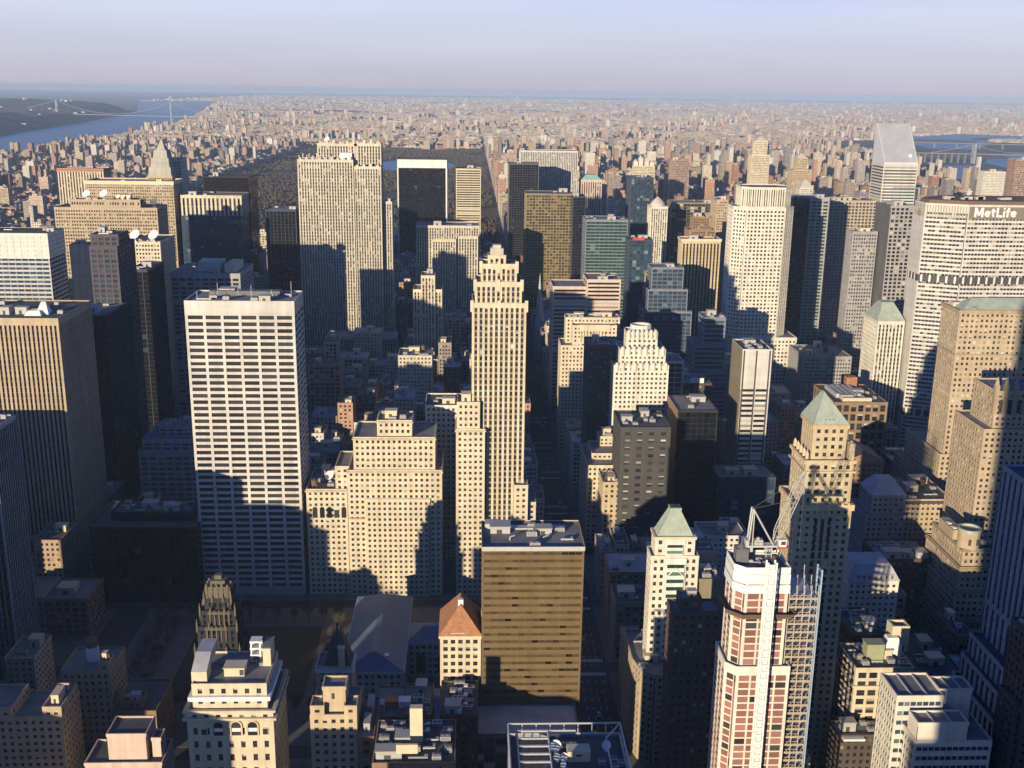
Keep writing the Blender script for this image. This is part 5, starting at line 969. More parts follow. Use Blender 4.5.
for k in range(4): b.tube((101.4+k*.2,359.8,164+k*3),(101.4+k*.2,362.2,164+k*3),.12)
b.tube((102.2,359.6,175.6),(102.2,362.4,175.6),.35); build('gantry_frame',b,M_STEEL,cr)
b=MB(); b.box(112,114.6,358,360,161.8,164.4); cabn=build('cab',b,M_WHITE,cr); b=MB(); b.box(111.9,115.4,357.9,360.1,161.1,161.75); build('cab_floor',b,M_REDP,cabn); b=MB(); b.box(112.6,114.3,357.93,357.99,162.6,164); build('window',b,M_SLATE,cabn)
b=MB(); A=Vector((110.6,361,162)); T=Vector((120.6,362,189.5)); ax=(T-A).normalized(); sd_=Vector((0,1,0)); up=ax.cross(sd_).normalized(); Lb=(T-A).length; N=13; prev=None
for k in range(N+1):
    f=k/N; w=1.5*min(1,f*5+.15,(1-f)*4+.2); c=A+ax*(Lb*f); q=[c+sd_*(w*.75)+up*w,c-sd_*(w*.75)+up*w,c-sd_*(w*.75)-up*w,c+sd_*(w*.75)-up*w]
    if prev:
        for i in range(4): b.tube(prev[i],q[i],.15,4); b.tube(prev[i],q[(i+1)%4],.08,4)
    prev=q
build('boom',b,M_STEEL,cr)
b=MB(); b.tube((102.2,361,175.8),tuple(A+ax*(Lb*.93)),.07,4); b.tube((102.2,360.4,175.8),tuple(A+ax*(Lb*.6)),.07,4); b.tube(tuple(T),(T.x,T.y,T.z-30),.06,4); build('hoist_rope',b,M_DKPLANT,cr)

FOOT=[[-234.3, -181.1, 432, 454], [-201.9, -177.5, 485, 509], [-172.9, -151.8, 470, 500], [-166.7, -133.3, 415, 433], [-112.5, -78.2, 385, 415], [-65.3, -46.1, 395, 417], [-69.5, -53.2, 442, 456], [-128.8, -107.9, 462, 480], [-13.3, 5.3, 445, 470], [5.6, 50.4, 437, 467], [0.5, 48.3, 412, 436], [14.1, 54.4, 300, 342], [-37.8, -5.4, 370, 400], [-41.6, -28.5, 420, 446], [-28.5, -16.2, 420, 446], [-12.5, 3.9, 412, 440], [-45.5, -39.0, 392, 422], [87.5, 110.8, 478, 490], [80.7, 97.7, 462, 508], [115.4, 125.6, 505, 525], [112.0, 124.8, 480, 500], [84.7, 105.8, 408, 420], [94.2, 117.5, 350.5, 369.5], [148.5, 174.4, 455, 479], [180.3, 207.8, 445, 469], [170.0, 197.2, 432, 444], [177.8, 209.1, 372, 402], [192.7, 206.9, 388, 398], [173.7, 193.2, 384, 402], [223.5, 283.5, 398, 440], [217.4, 243.4, 368, 386], [215.4, 222.7, 370, 384], [279.9, 312.5, 560, 618], [207.1, 235.4, 535, 559], [276.2, 314.5, 648, 688], [254.4, 279.5, 640, 680], [257.1, 283.5, 690, 720], [250.7, 285.5, 600, 630], [190.7, 207.9, 480, 510], [-326.3, -264.5, 690, 752], [-290.2, -248.4, 545, 575], [-293.2, -271.2, 800, 860], [-296.6, -275.1, 850, 895], [-292.4, -275.5, 930, 975], [-173.1, -107.0, 650, 686], [-266.3, -204.7, 960, 1020], [-465.3, -379.9, 985, 1025], [-445.0, -336.1, 1180, 1220], [-319.2, -287.2, 1010, 1060], [-403.5, -382.7, 1100, 1120], [-479.3, -371.1, 1380, 1425], [-612.3, -545.1, 1650, 1685], [-364.0, -289.2, 1380, 1430], [-391.7, -324.9, 1620, 1680], [-414.3, -382.6, 1420, 1460], [-389.3, -377.7, 1450, 1480], [-251.3, -213.7, 1340, 1380], [-246.2, -200.7, 770, 810], [-238.9, -171.8, 640, 685], [-197.9, -134.4, 1262, 1294], [-134.1, -102.9, 1263.5, 1293.5], [-104.2, -91.5, 1271, 1297], [-161.0, -83.1, 1180, 1220], [-123.4, -43.3, 1880, 1915], [-25.7, 17.5, 1900, 1940], [-67.4, 10.3, 1340, 1380], [-47.5, -18.0, 1332, 1340], [-15.6, 9.1, 1334, 1340], [-60.1, -29.8, 1120, 1150], [-51.6, -37.0, 1118.8, 1144.8], [1.0, 34.4, 652, 682], [28.1, 37.1, 646, 680], [37.6, 42.6, 650, 676], [-8.8, 9.4, 647, 673], [-77.6, -17.7, 648, 690], [-66.6, -25.3, 646.8, 647.8], [-85.5, -76.7, 651, 681], [-104.2, -78.2, 650, 690], [-30.3, -8.8, 700, 730], [75.9, 140.7, 1500, 1545], [138.9, 156.6, 1480, 1520], [64.1, 114.6, 1850, 1900], [87.4, 191.1, 1965, 2010], [149.1, 203.7, 1400, 1445], [199.5, 237.7, 1980, 2015], [234.7, 268.6, 1600, 1645], [241.2, 264.1, 1450, 1480], [282.2, 345.8, 1520, 1560], [336.5, 351.6, 1480, 1520], [269.8, 302.2, 1330, 1360], [236.2, 280.2, 1200, 1222], [82.0, 116.0, 1060, 1100], [115.8, 149.7, 1060, 1100], [91.9, 131.5, 945, 979], [86.5, 135.7, 957, 973], [81.5, 105.8, 943.5, 973.5], [89.8, 116.6, 800, 830], [107.5, 148.9, 780, 812], [103.0, 137.3, 700, 740], [147.5, 176.2, 730, 770], [84.2, 109.5, 732, 782], [92.7, 106.0, 705, 729], [270.7, 336.1, 1074, 1124], [201.4, 223.4, 770, 804], [180.6, 223.3, 735, 765], [366.8, 387.5, 1230, 1270], [385.5, 407.3, 1224, 1260], [442.9, 502.9, 1330, 1375], [386.0, 411.6, 1080, 1100], [414.3, 438.4, 1060, 1100], [610.0, 648.1, 1560, 1600], [420.5, 498.9, 905, 969], [380, 540, 905, 970], [328.1, 403.3, 700, 728], [325.6, 341.1, 698, 758], [304.5, 344.4, 600, 640], [362.8, 387.1, 930, 965], [593.3, 642.9, 1560, 1608], [295.4, 338.9, 830, 886], [321.4, 368.2, 1000, 1050], [92, 113, 1333, 1420], [182.4, 233.3, 1110, 1150], [196.8, 231.1, 930, 974], [172.2, 198.7, 850, 890], [156.7, 170.3, 830, 856], [191.4, 220.6, 1300, 1330], [208.2, 227.0, 1250, 1276], [-65.8, -34.9, 960, 990], [387.3, 437.5, 2600, 2630], [604.0, 643.1, 2350, 2380], [680.9, 721.5, 2300, 2340], [456.7, 500.4, 2500, 2525], [1871.6, 1884.8, 4000, 4014], [1187.1, 1238.9, 2500, 2530], [956.6, 999.6, 1900, 1930], [653.4, 679.5, 2150, 2176], [-70, 40, 470, 602], [-200, -70, 486, 640], [540, 541, 0, 1], [113, 132, 345, 375]]
AVES=[-2150,-1980,-1810,-1640,-1450,-1290,-1110,-890,-456,-212,69,205,335,465,600,785,985,1190,1400,1600,1800,2000]
def proj2(x,y,z):
    v=(x,y,z-320.); c=(0.03873,0.96424,-0.26219)
    d=v[0]*CF[0]+v[1]*CF[1]+v[2]*CF[2]
    return (512+1080*(v[0]*CR[0]+v[1]*CR[1]+v[2]*CR[2])/d, 384-1080*(v[0]*CU[0]+v[1]*CU[1]+v[2]*CU[2])/d)
def inpoly(x,y,P):
    c=False; n=len(P); j=n-1
    for i in range(n):
        xi,yi=P[i]; xj,yj=P[j]
        if (yi>y)!=(yj>y) and x<(xj-xi)*(y-yi)/(yj-yi)+xi: c=not c
        j=i
    return c
def city_boxes(foot,waters):
    """All ordinary buildings as (x0,x1,y0,y1,height,colour,seed), near ones first."""
    R=random.Random(11); out=[]
    def hits(x0,x1,y0,y1,m=2):
        for a in foot:
            if x0<a[1]+m and x1>a[0]-m and y0<a[3]+m and y1>a[2]-m: return True
        return False
    def wet(x,y):
        return any(inpoly(x,y,P) for P in waters)
    def seen(x,y):
        px,py=proj2(x,y,20); return -40<px<1064 and py<800
    # Manhattan grid, row by row of blocks
    n=37
    while n<112:
        ys=(n-34.1)*80.5+9; ye=ys+62
        for i in range(len(AVES)-1):
            a,b=AVES[i]+(7 if AVES[i]==69 and n>=60 else 15),AVES[i+1]-15
            if n>=59 and n<110 and a<69 and a>-880: continue      # the park
            if 40<=n<42 and -212<a<69: continue     # library and its park
            if b>1420 and b>1330+.17*(ys-1200): continue
            rows=((ys,ys+30),(ys+31.5,ye))
            for (r0,r1) in rows:
                x=a
                while x<b-6:
                    w=R.choice((8,12,16,20,24,30)) if n>48 else R.choice((10,14,18,24,30))
                    x1=min(x+w,b)
                    if b-x1<7: x1=b
                    u=R.random(); ym=(r0+r1)/2
                    front=(x<a+28 or x1>b-28)
                    if n<59:
                        if -200<a<330: h=R.choice((22,26,30,34,40,46,52)) if u<.8 else R.uniform(50,75)
                        elif a>=330: h=R.choice((24,32,40,52,64,80)) if u<.8 else R.uniform(80,130)
                        else: h=R.choice((16,20,24,30,40,55)) if u<.85 else R.uniform(50,110)
                        if n<45: h=min(h,22+R.random()*22)
                        if a>=330 and n<55: h=min(h,36+R.random()*14)
                    else:
                        h=R.choice((15,17,18,20,22,26)) if not front else R.choice((20,40,46,50,55,60))
                        if u>(.86 if math.sin(x*.004)+math.sin(n*.33)>.2 else .93): h=R.uniform(60,125)
                        if a<-800: h=R.choice((14,16,18,20,24,28)) if u<.94 else R.uniform(42,75)
                        if n>96: h=R.choice((14,16,18,20,24)) if u<.9 else R.uniform(40,62)
                    cx=R.random()
                    seed=R.random()
                    if x1-x>5 and seen((x+x1)/2,ym) and not wet((x+x1)/2,ym) and not hits(x,x1,r0,r1):
                        px,py=proj2(x,r0,h)
                        top=178 if px>500 else (150 if px<260 else 190)
                        if n<59 and py<top: h=max(14,h*.5)
                        g=(1.3 if n>70 else .4)
                        out.append((x+.3,x1-.3,r0,r1-R.random()*6,h,cx,seed))
                    x=x1
        n+=1
    # Harlem, the Bronx, Queens and the far shore: continuous street walls in runs that share height and brick, with estates of towers
    y=6330.
    while y<46000:
        s=34+(y-6300)*.0050
        x=-.62*y; run=0
        while x<.62*y:
            if run<=0:
                run=R.choice((1,2,3,4,6,8)); h0=R.choice((9,11,13,15,18,20)); c0=R.choice((.05,.1,.2,.35,.4,.45,.5,.55,.6,.85,.9,R.random())); w0=R.uniform(.45,1.0)
                if R.random()<.22: x+=s*R.uniform(.3,1.2)
            run-=1
            x1=x+s*w0*R.uniform(.8,1.3); xm=(x+x1)/2; u=R.random(); seed=R.random()
            cl=math.sin(xm*.0011+1.3)*math.sin(y*.0009+xm*.0004)+math.sin(xm*.00037-y*.0005)
            gap=y<11000 and any(abs(xm-a)<11+s*.12 for a in (-456,-212,69,335,600,985))
            if cl>-1.0 and not gap and seen(xm,y) and not wet(xm,y+s*.4):
                est=math.sin(xm*.003+y*.001)*math.sin(y*.0023-xm*.0007)>.5
                if est and u<.16: out.append((xm-s*.22,xm+s*.22,y,y+s*.45,R.uniform(38,66),c0,seed))
                elif u<.008: out.append((xm-s*.3,xm+s*.3,y,y+s*.5,R.uniform(34,80),c0,seed))
                elif not est or u>.5: out.append((x,x1-.4,y,y+s*R.uniform(.5,.62),h0+R.uniform(-1.5,1.5),min(.999,max(0,c0+R.uniform(-.04,.04))),seed))
            x=x1
        y+=s*1.08
    return out

# ---------------------------------------------------------------- ordinary city buildings
PAL=[(.47,.37,.26),(.55,.46,.33),(.42,.30,.21),(.34,.19,.13),(.60,.52,.41),(.38,.34,.30),(.50,.38,.30),(.66,.62,.55),(.30,.25,.21),(.45,.27,.19),(.58,.44,.36),(.24,.22,.22)]
ALL=city_boxes(FOOT,[HUD,NJ]+EAST)
PICK={
1:('narrow mid-height buff block beside the hipped green roof tower', 'ordinary blocks between the towers'),
15:('broad mid-height red-brown block just right of the cream loft building', 'ordinary blocks between the towers'),
16:('mid-height buff block beside the grey setback tower', 'ordinary blocks between the towers'),
6:('mid-height buff block beside the striped edge tower', 'ordinary blocks between the towers'),
21:('narrow mid-height red-brown block beside the brown turret ziggurat', 'ordinary blocks between the towers'),
20:('broad low red-brown block just above the cream loft building', 'ordinary blocks between the towers'),
22:('low red-brown block beside the grey setback tower', 'ordinary blocks between the towers'),
9:('narrow mid-height brown block beside the curved podium', 'ordinary blocks between the towers'),
29:('broad mid-height dark brown block just above the curved podium', 'ordinary blocks between the towers'),
41:('broad mid-height brown block beside the shaded low brick block', 'ordinary blocks between the towers'),
28:('broad low red-brown block just left of the low black glass block', 'ordinary blocks between the towers'),
35:('broad mid-height red-brown block just left of the green pyramid cream tower', 'ordinary blocks between the towers'),
27:('broad low pinkish tan block just right of the striped edge tower', 'ordinary blocks between the towers'),
48:('mid-height brown block beside the cream striped tower', 'ordinary blocks between the towers'),
56:('broad mid-height pale block just right of the blank beige block', 'ordinary blocks between the towers'),
51:('narrow mid-height pinkish tan block right of the gold glass slab', 'ordinary blocks between the towers'),
52:('narrow mid-height pinkish tan block just below the black brick slab', 'ordinary blocks between the towers'),
53:('narrow mid-height charcoal block just below the black brick slab', 'ordinary blocks between the towers'),
54:('mid-height charcoal block beside the green pyramid cream tower', 'ordinary blocks between the towers'),
59:('mid-height pale block beside the shaded glass band block', 'ordinary blocks between the towers'),
49:('low brown block beside the cream striped tower', 'ordinary blocks between the towers'),
81:('mid-height pale block just right of the avenue side steps', 'ordinary blocks between the towers'),
67:('mid-height cream block beside the shaded pale grid block', 'ordinary blocks between the towers'),
72:('broad mid-height charcoal block beside the plain black tower', 'ordinary blocks between the towers'),
99:('low charcoal block beside the hipped green roof tower', 'ordinary blocks between the towers'),
147:('broad mid-height charcoal block beside the hipped green roof tower', 'ordinary blocks between the towers'),
129:('mid-height pale block just above the avenue side steps', 'ordinary blocks between the towers'),
152:('mid-height cream block just left of the massive brown tower', 'ordinary blocks between the towers'),
122:('broad mid-height pinkish tan block just above the arched cream block', 'ordinary blocks between the towers'),
144:('broad mid-height pale block just left of the cream avenue steps', 'ordinary blocks between the towers'),
134:('broad mid-height charcoal block just left of the broad cream stepped block', 'ordinary blocks between the towers'),
158:('broad low pinkish block just right of the gabled brick block', 'ordinary blocks between the towers'),
150:('low red-brown block just right of the white striped tower', 'ordinary blocks between the towers'),
143:('mid-height pinkish block just right of the tall cream setback tower', 'ordinary blocks between the towers'),
222:('tall brick block beside the hipped green roof tower', 'ordinary blocks between the towers'),
193:('tall buff block just below the grey shaded low-rise', 'ordinary blocks between the towers'),
220:('mid-height pinkish tan block just left of the white striped tower', 'ordinary blocks between the towers'),
215:('broad mid-height buff block beside the columned attic block', 'ordinary blocks between the towers'),
188:('mid-height pale block just right of the broad white grid tower', 'ordinary blocks between the towers'),
227:('broad mid-height tan block just right of the striped plant roof block', 'ordinary blocks between the towers'),
189:('low grey block just left of the broad cream stepped block', 'ordinary blocks between the towers'),
190:('low brown block beside the broad cream stepped block', 'ordinary blocks between the towers'),
221:('broad mid-height pinkish block beside the white striped tower', 'ordinary blocks between the towers'),
196:('tall pinkish tan block just above the joined cream tower', 'ordinary blocks between the towers'),
205:('tall brick block beside the broad cream stepped block', 'ordinary blocks between the towers'),
204:('broad mid-height pinkish block just left of the broad cream stepped block', 'ordinary blocks between the towers'),
226:('broad mid-height pale block beside the hipped green roof tower', 'ordinary blocks between the towers'),
207:('broad mid-height pinkish tan block just above the broad cream stepped block', 'ordinary blocks between the towers'),
214:('broad tall brick block just right of the tall cream setback tower', 'ordinary blocks between the towers'),
206:('mid-height pale block beside the broad cream stepped block', 'ordinary blocks between the towers'),
208:('mid-height pinkish tan block just above the broad cream stepped block', 'ordinary blocks between the towers'),
224:('broad tall pinkish tan block just right of the white striped tower', 'ordinary blocks between the towers'),
235:('broad tall brick block just right of the broad white grid tower', 'ordinary blocks between the towers'),
237:('mid-height brick block just above the broad cream stepped block', 'ordinary blocks between the towers'),
268:('mid-height cream block beside the low grey plant block', 'ordinary blocks between the towers'),
276:('broad low charcoal block beside the copper hip tower', 'ordinary blocks between the towers'),
245:('broad mid-height pinkish block above the broad cream stepped block', 'ordinary blocks between the towers'),
272:('broad mid-height buff block just left of the low grey plant block', 'ordinary blocks between the towers'),
246:('mid-height red-brown block left of the grey shaded low-rise', 'ordinary blocks between the towers'),
247:('mid-height brown block just left of the grey shaded low-rise', 'ordinary blocks between the towers'),
275:('mid-height brown block beside the copper hip tower', 'ordinary blocks between the towers'),
270:('broad tall tan block beside the banded stepped tower', 'ordinary blocks between the towers'),
249:('broad mid-height cream block just right of the grey shaded low-rise', 'ordinary blocks between the towers'),
252:('narrow tall buff block just left of the tall cream setback tower', 'ordinary blocks between the towers'),
311:('tall red-brown block right of the grey shaded low-rise', 'ordinary blocks between the towers'),
306:('broad mid-height grey block just below the limestone wing', 'ordinary blocks between the towers'),
307:('broad mid-height cream block just left of the grey shaded low-rise', 'ordinary blocks between the towers'),
335:('broad tall charcoal block just right of the low grey plant block', 'ordinary blocks between the towers'),
323:('tall dark brown block just right of the slim sunlit limestone tower', 'ordinary blocks between the towers'),
319:('broad tall buff block just below the limestone wing', 'ordinary blocks between the towers'),
318:('tall cream block beside the limestone wing', 'ordinary blocks between the towers'),
320:('mid-height grey block just below the limestone wing', 'ordinary blocks between the towers'),
321:('broad tall cream block just left of the grey shaded low-rise', 'ordinary blocks between the towers'),
325:('narrow tall tan block just left of the tall cream setback tower', 'ordinary blocks between the towers'),
322:('broad tall pinkish block just right of the grey shaded low-rise', 'ordinary blocks between the towers'),
376:('broad tall buff block beside the limestone wing', 'ordinary blocks between the towers'),
421:('broad mid-height pinkish tan block beside the massive brown tower', 'ordinary blocks between the towers'),
373:('mid-height grey block just right of the broad white grid tower', 'ordinary blocks between the towers'),
390:('tall pinkish tan block beside the pinkish strip-window tower', 'ordinary blocks between the towers'),
427:('broad mid-height pinkish block beside the massive brown tower', 'ordinary blocks between the towers'),
395:('narrow tall cream block just left of the pinkish strip-window tower', 'ordinary blocks between the towers'),
384:('broad tall dark brown block just left of the slim sunlit limestone tower', 'ordinary blocks between the towers'),
471:('tall buff block just right of the slim sunlit limestone tower', 'ordinary blocks between the towers'),
472:('mid-height tan block just left of the tall cream setback tower', 'ordinary blocks between the towers'),
512:('broad tall red-brown block beside the massive brown tower', 'ordinary blocks between the towers'),
489:('mid-height charcoal block just left of the pinkish strip-window tower', 'ordinary blocks between the towers'),
479:('tall grey block just left of the tall cream setback tower', 'ordinary blocks between the towers'),
476:('mid-height red-brown block just left of the slim sunlit limestone tower', 'ordinary blocks between the towers'),
605:('broad mid-height dark brown block beside the grey-green glass tower', 'ordinary blocks between the towers'),
581:('tall charcoal block just right of the stepped limestone slab', 'ordinary blocks between the towers'),
652:('broad high-rise dark brown block just left of the dark blue lined slab', 'ordinary blocks between the towers'),
836:('broad mid-height cream block beside the massive brown tower', 'ordinary blocks between the towers'),
761:('high-rise red-brown block just right of the flat-topped grey tower', 'ordinary blocks between the towers'),
800:('narrow low pinkish block beside the bronze glass tower', 'ordinary blocks between the towers'),
802:('broad tall dark brown block beside the bronze glass tower', 'ordinary blocks between the towers'),
801:('narrow mid-height cream block beside the bronze glass tower', 'ordinary blocks between the towers'),
792:('broad tall brick block just left of the slim sunlit limestone tower', 'ordinary blocks between the towers'),
917:('tall pinkish block just right of the stepped limestone slab', 'ordinary blocks between the towers'),
930:('broad tall pinkish tan block just right of the stepped limestone slab', 'ordinary blocks between the towers'),
1108:('narrow tall tan block beside the sign-topped faceted tower', 'ordinary blocks between the towers'),
1041:('tall pinkish block just left of the slim sunlit limestone tower', 'ordinary blocks between the towers'),
1458:('high-rise brick block beside the sign-topped faceted tower', 'ordinary blocks between the towers'),
1536:('broad high-rise cream block just left of the dark blue lined slab', 'ordinary blocks between the towers'),
1731:('tall dark brown block just above the tall cream setback tower', 'ordinary blocks between the towers'),
1807:('narrow high-rise dark brown block beside the sign-topped faceted tower', 'ordinary blocks between the towers'),
1861:('high-rise pale apartment house just above the green glass tower', 'apartment houses beyond Midtown'),
2023:('broad high-rise red-brown apartment house beside the sign-topped faceted tower', 'apartment houses beyond Midtown'),
2077:('high-rise pinkish tan apartment house just left of the slim blue-grey tower', 'apartment houses beyond Midtown'),
2248:('broad high-rise charcoal apartment house just above the long beige grid slab', 'apartment houses beyond Midtown'),
2298:('narrow tall cream apartment house just above the white glazed crown tower', 'apartment houses beyond Midtown'),
2585:('broad tall pinkish apartment house just left of the dish antenna sandstone tower', 'apartment houses beyond Midtown'),
2661:('broad high-rise pinkish tan apartment house just above the grey-green glass tower', 'apartment houses beyond Midtown'),
2584:('tall grey apartment house just above the white glazed crown tower', 'apartment houses beyond Midtown'),
2794:('broad high-rise dark brown apartment house just above the long beige grid slab', 'apartment houses beyond Midtown'),
2713:('broad mid-height brick apartment house just above the white glazed crown tower', 'apartment houses beyond Midtown'),
2770:('high-rise brick apartment house just left of the narrow tan slab', 'apartment houses beyond Midtown'),
2923:('broad high-rise brick apartment house just left of the red-brown slab', 'apartment houses beyond Midtown'),
3071:('broad high-rise dark brown apartment house just left of the slim blue-grey tower', 'apartment houses beyond Midtown'),
3020:('broad tall tan apartment house above the white glazed crown tower', 'apartment houses beyond Midtown'),
3157:('high-rise charcoal apartment house just above the sign-topped faceted tower', 'apartment houses beyond Midtown'),
3082:('high-rise red-brown apartment house just right of the cream gable tower', 'apartment houses beyond Midtown'),
3290:('broad high-rise dark brown apartment house just right of the white cupola tower', 'apartment houses beyond Midtown'),
3411:('high-rise brick apartment house just left of the charcoal slab', 'apartment houses beyond Midtown'),
3438:('high-rise pinkish tan apartment house just right of the green dome cream tower', 'apartment houses beyond Midtown'),
3762:('broad tall pinkish apartment house just left of the red cornice slab', 'apartment houses beyond Midtown'),
3989:('high-rise red-brown apartment house just left of the charcoal slab', 'apartment houses beyond Midtown'),
4123:('narrow high-rise dark brown apartment house just left of the pale river block', 'apartment houses beyond Midtown'),
4255:('broad high-rise cream apartment house left of the pale octagonal tower', 'apartment houses beyond Midtown'),
4145:('broad tall red-brown apartment house left of the red cornice slab', 'apartment houses beyond Midtown'),
4709:('broad high-rise grey apartment house just left of the slant-roofed white tower', 'apartment houses beyond Midtown'),
4733:('broad high-rise tan apartment house just left of the pale river block', 'apartment houses beyond Midtown'),
4669:('high-rise red-brown apartment house left of the skyline cream tower', 'apartment houses beyond Midtown'),
4696:('high-rise grey apartment house left of the slant-roofed white tower', 'apartment houses beyond Midtown'),
4678:('broad high-rise brown apartment house just above the pale octagonal tower', 'apartment houses beyond Midtown'),
4636:('broad high-rise brick apartment house just above the green dome cream tower', 'apartment houses beyond Midtown'),
4664:('tall brown apartment house just right of the red-brown slab', 'apartment houses beyond Midtown'),
4763:('tall pale apartment house left of the red cornice slab', 'apartment houses beyond Midtown'),
4907:('narrow high-rise brick apartment house just right of the bulky tan tower', 'apartment houses beyond Midtown'),
4954:('broad tall red-brown apartment house right of the slant-roofed white tower', 'apartment houses beyond Midtown'),
4890:('narrow high-rise dark brown apartment house just above the pale octagonal tower', 'apartment houses beyond Midtown'),
4777:('narrow tall pinkish tan apartment house just left of the red cornice slab', 'apartment houses beyond Midtown'),
5135:('high-rise pinkish apartment house right of the bulky tan tower', 'apartment houses beyond Midtown'),
5274:('broad high-rise pale apartment house just right of the pale striped tower', 'apartment houses beyond Midtown'),
5563:('broad high-rise brown apartment house right of the bulky tan tower', 'apartment houses beyond Midtown'),
5457:('tall brown apartment house just left of the plain dark slab', 'apartment houses beyond Midtown'),
5499:('high-rise brown apartment house just left of the cream gable tower', 'apartment houses beyond Midtown'),
5792:('broad high-rise buff apartment house just right of the bulky tan tower', 'apartment houses beyond Midtown'),
5868:('broad tall buff apartment house just right of the red cornice slab', 'apartment houses beyond Midtown'),
5991:('broad high-rise grey apartment house just right of the skyline cream tower', 'apartment houses beyond Midtown'),
6270:('broad tall cream apartment house left of the pale river block', 'apartment houses beyond Midtown'),
6074:('broad tall pinkish tan apartment house just above the red cornice slab', 'apartment houses beyond Midtown'),
6674:('broad high-rise pale apartment house just above the cream gable tower', 'apartment houses beyond Midtown'),
6592:('broad tall grey apartment house just left of the stepped pointed crown tower', 'apartment houses beyond Midtown'),
6994:('broad high-rise charcoal apartment house beside the bulky tan tower', 'apartment houses beyond Midtown'),
6834:('tall buff apartment house just above the red cornice slab', 'apartment houses beyond Midtown'),
7325:('broad tall brown apartment house left of the red cornice slab', 'apartment houses beyond Midtown'),
7816:('broad high-rise pinkish tan apartment house left of the slant-roofed white tower', 'apartment houses beyond Midtown'),
8008:('broad high-rise brick apartment house just above the red-brown slab', 'apartment houses beyond Midtown'),
9066:('high-rise pale apartment house just above the cream gable tower', 'apartment houses beyond Midtown'),
}
def lite(row,label,group):
    x0,x1,y0,y1,h,cx,seed=row; R=random.Random(seed); tall=h>62
    root=thing('apartment_building' if row[2]>2000 else ('office_block' if h>45 else 'loft_building'),label,'building',(round((x0+x1)/2,2),round((y0+y1)/2,2),0),group)
    wall=PAL[int(cx*len(PAL))]; ww,gg,rr=MB(),MB(),MB(); st=R.choice(('punch','fine','punch','gridp')) if y0<2000 else 'punch'
    facade([(x0,y0),(x1,y0),(x1,y1),(x0,y1)],0,h,st,ww,gg,rr); build('wall',ww,wallmat(wall),root); build('glazing',gg,glassmat('dark'),root)
    ro=build('roof',rr,R.choice((M_TAR,M_GRAVEL,M_LIGHT,M_TAR)),root)
    if x1-x0>8: clutter(R,root,ro,(x0,x1,y0,y1,h),3 if y0<1300 else 2,True)
def citymat():
    m,n,l,b=newmat('city_facade'); b.inputs['Roughness'].default_value=.85
    at=n.new('ShaderNodeAttribute'); at.attribute_name='Col'; uv=n.new('ShaderNodeTexCoord'); fr=n.new('ShaderNodeVectorMath'); fr.operation='FRACTION'
    l(uv.outputs['UV'],fr.inputs[0]); sp=n.new('ShaderNodeSeparateXYZ'); l(fr.outputs[0],sp.inputs[0])
    def band(o,c,w):
        a=n.new('ShaderNodeMath'); a.operation='SUBTRACT'; a.inputs[1].default_value=c; l(o,a.inputs[0])
        d=n.new('ShaderNodeMath'); d.operation='ABSOLUTE'; l(a.outputs[0],d.inputs[0])
        e=n.new('ShaderNodeMath'); e.operation='LESS_THAN'; e.inputs[1].default_value=w; l(d.outputs[0],e.inputs[0]); return e.outputs[0]
    mu=n.new('ShaderNodeMath'); mu.operation='MULTIPLY'; l(band(sp.outputs[0],.5,.24),mu.inputs[0]); l(band(sp.outputs[1],.55,.25),mu.inputs[1])
    mx=n.new('ShaderNodeMixRGB'); l(mu.outputs[0],mx.inputs[0]); l(at.outputs['Color'],mx.inputs[1]); mx.inputs[2].default_value=(.035,.037,.042,1); l(mx.outputs[0],b.inputs['Base Color']); return m
def city_mesh(rows):
    V=[];F=[];UV=[];COL=[];MI=[]
    for (x0,x1,y0,y1,h,cx,seed) in rows:
        R=random.Random(seed); w=PAL[int(cx*len(PAL))]; k=R.uniform(.8,1.2); w=(w[0]*k,w[1]*k,w[2]*k,1); rf=R.choice((.07,.12,.2,.3,.42)); rf=(rf,rf*.98,rf*.97,1)
        boxes=[(x0,x1,y0,y1,0,h)]
        if x1-x0>9: a=x0+(x1-x0)*R.uniform(.2,.5); boxes.append((a,a+(x1-x0)*.3,y0+(y1-y0)*.4,y0+(y1-y0)*.75,h,h+R.uniform(2.5,5)))
        for (a,b,c,d,e,f) in boxes:
            i=len(V); V+=[(a,c,e),(b,c,e),(b,d,e),(a,d,e),(a,c,f),(b,c,f),(b,d,f),(a,d,f)]
            nx=max(1,round((b-a)/3.6)); ny=max(1,round((d-c)/3.6)); nz=max(1,round((f-e)/3.6))
            for q,nn in (((0,1,5,4),nx),((1,2,6,5),ny),((2,3,7,6),nx),((3,0,4,7),ny)):
                F.append(tuple(i+t for t in q)); UV+=[0,0,nn,0,nn,nz,0,nz]; COL+=[*w]*4; MI.append(0)
            F.append((i+4,i+5,i+6,i+7)); UV+=[0]*8; COL+=[*rf]*4; MI.append(0)
    me=bpy.data.meshes.new('city_fabric'); me.from_pydata(V,[],F); ul=me.uv_layers.new(name='UVMap'); ul.data.foreach_set('uv',[float(v) for v in UV])
    ca=me.color_attributes.new('Col','FLOAT_COLOR','CORNER'); ca.data.foreach_set('color',COL); me.materials.append(citymat()); me.update(); return me
for i,(lb,gp) in PICK.items(): lite(ALL[i],lb,gp)
far=bpy.data.objects.new('city_fabric',city_mesh([r for i,r in enumerate(ALL) if i not in PICK])); link(far); tag(far,'dense sunlit mass of small tan and brown buildings reaching to the horizon','buildings',None,'stuff')
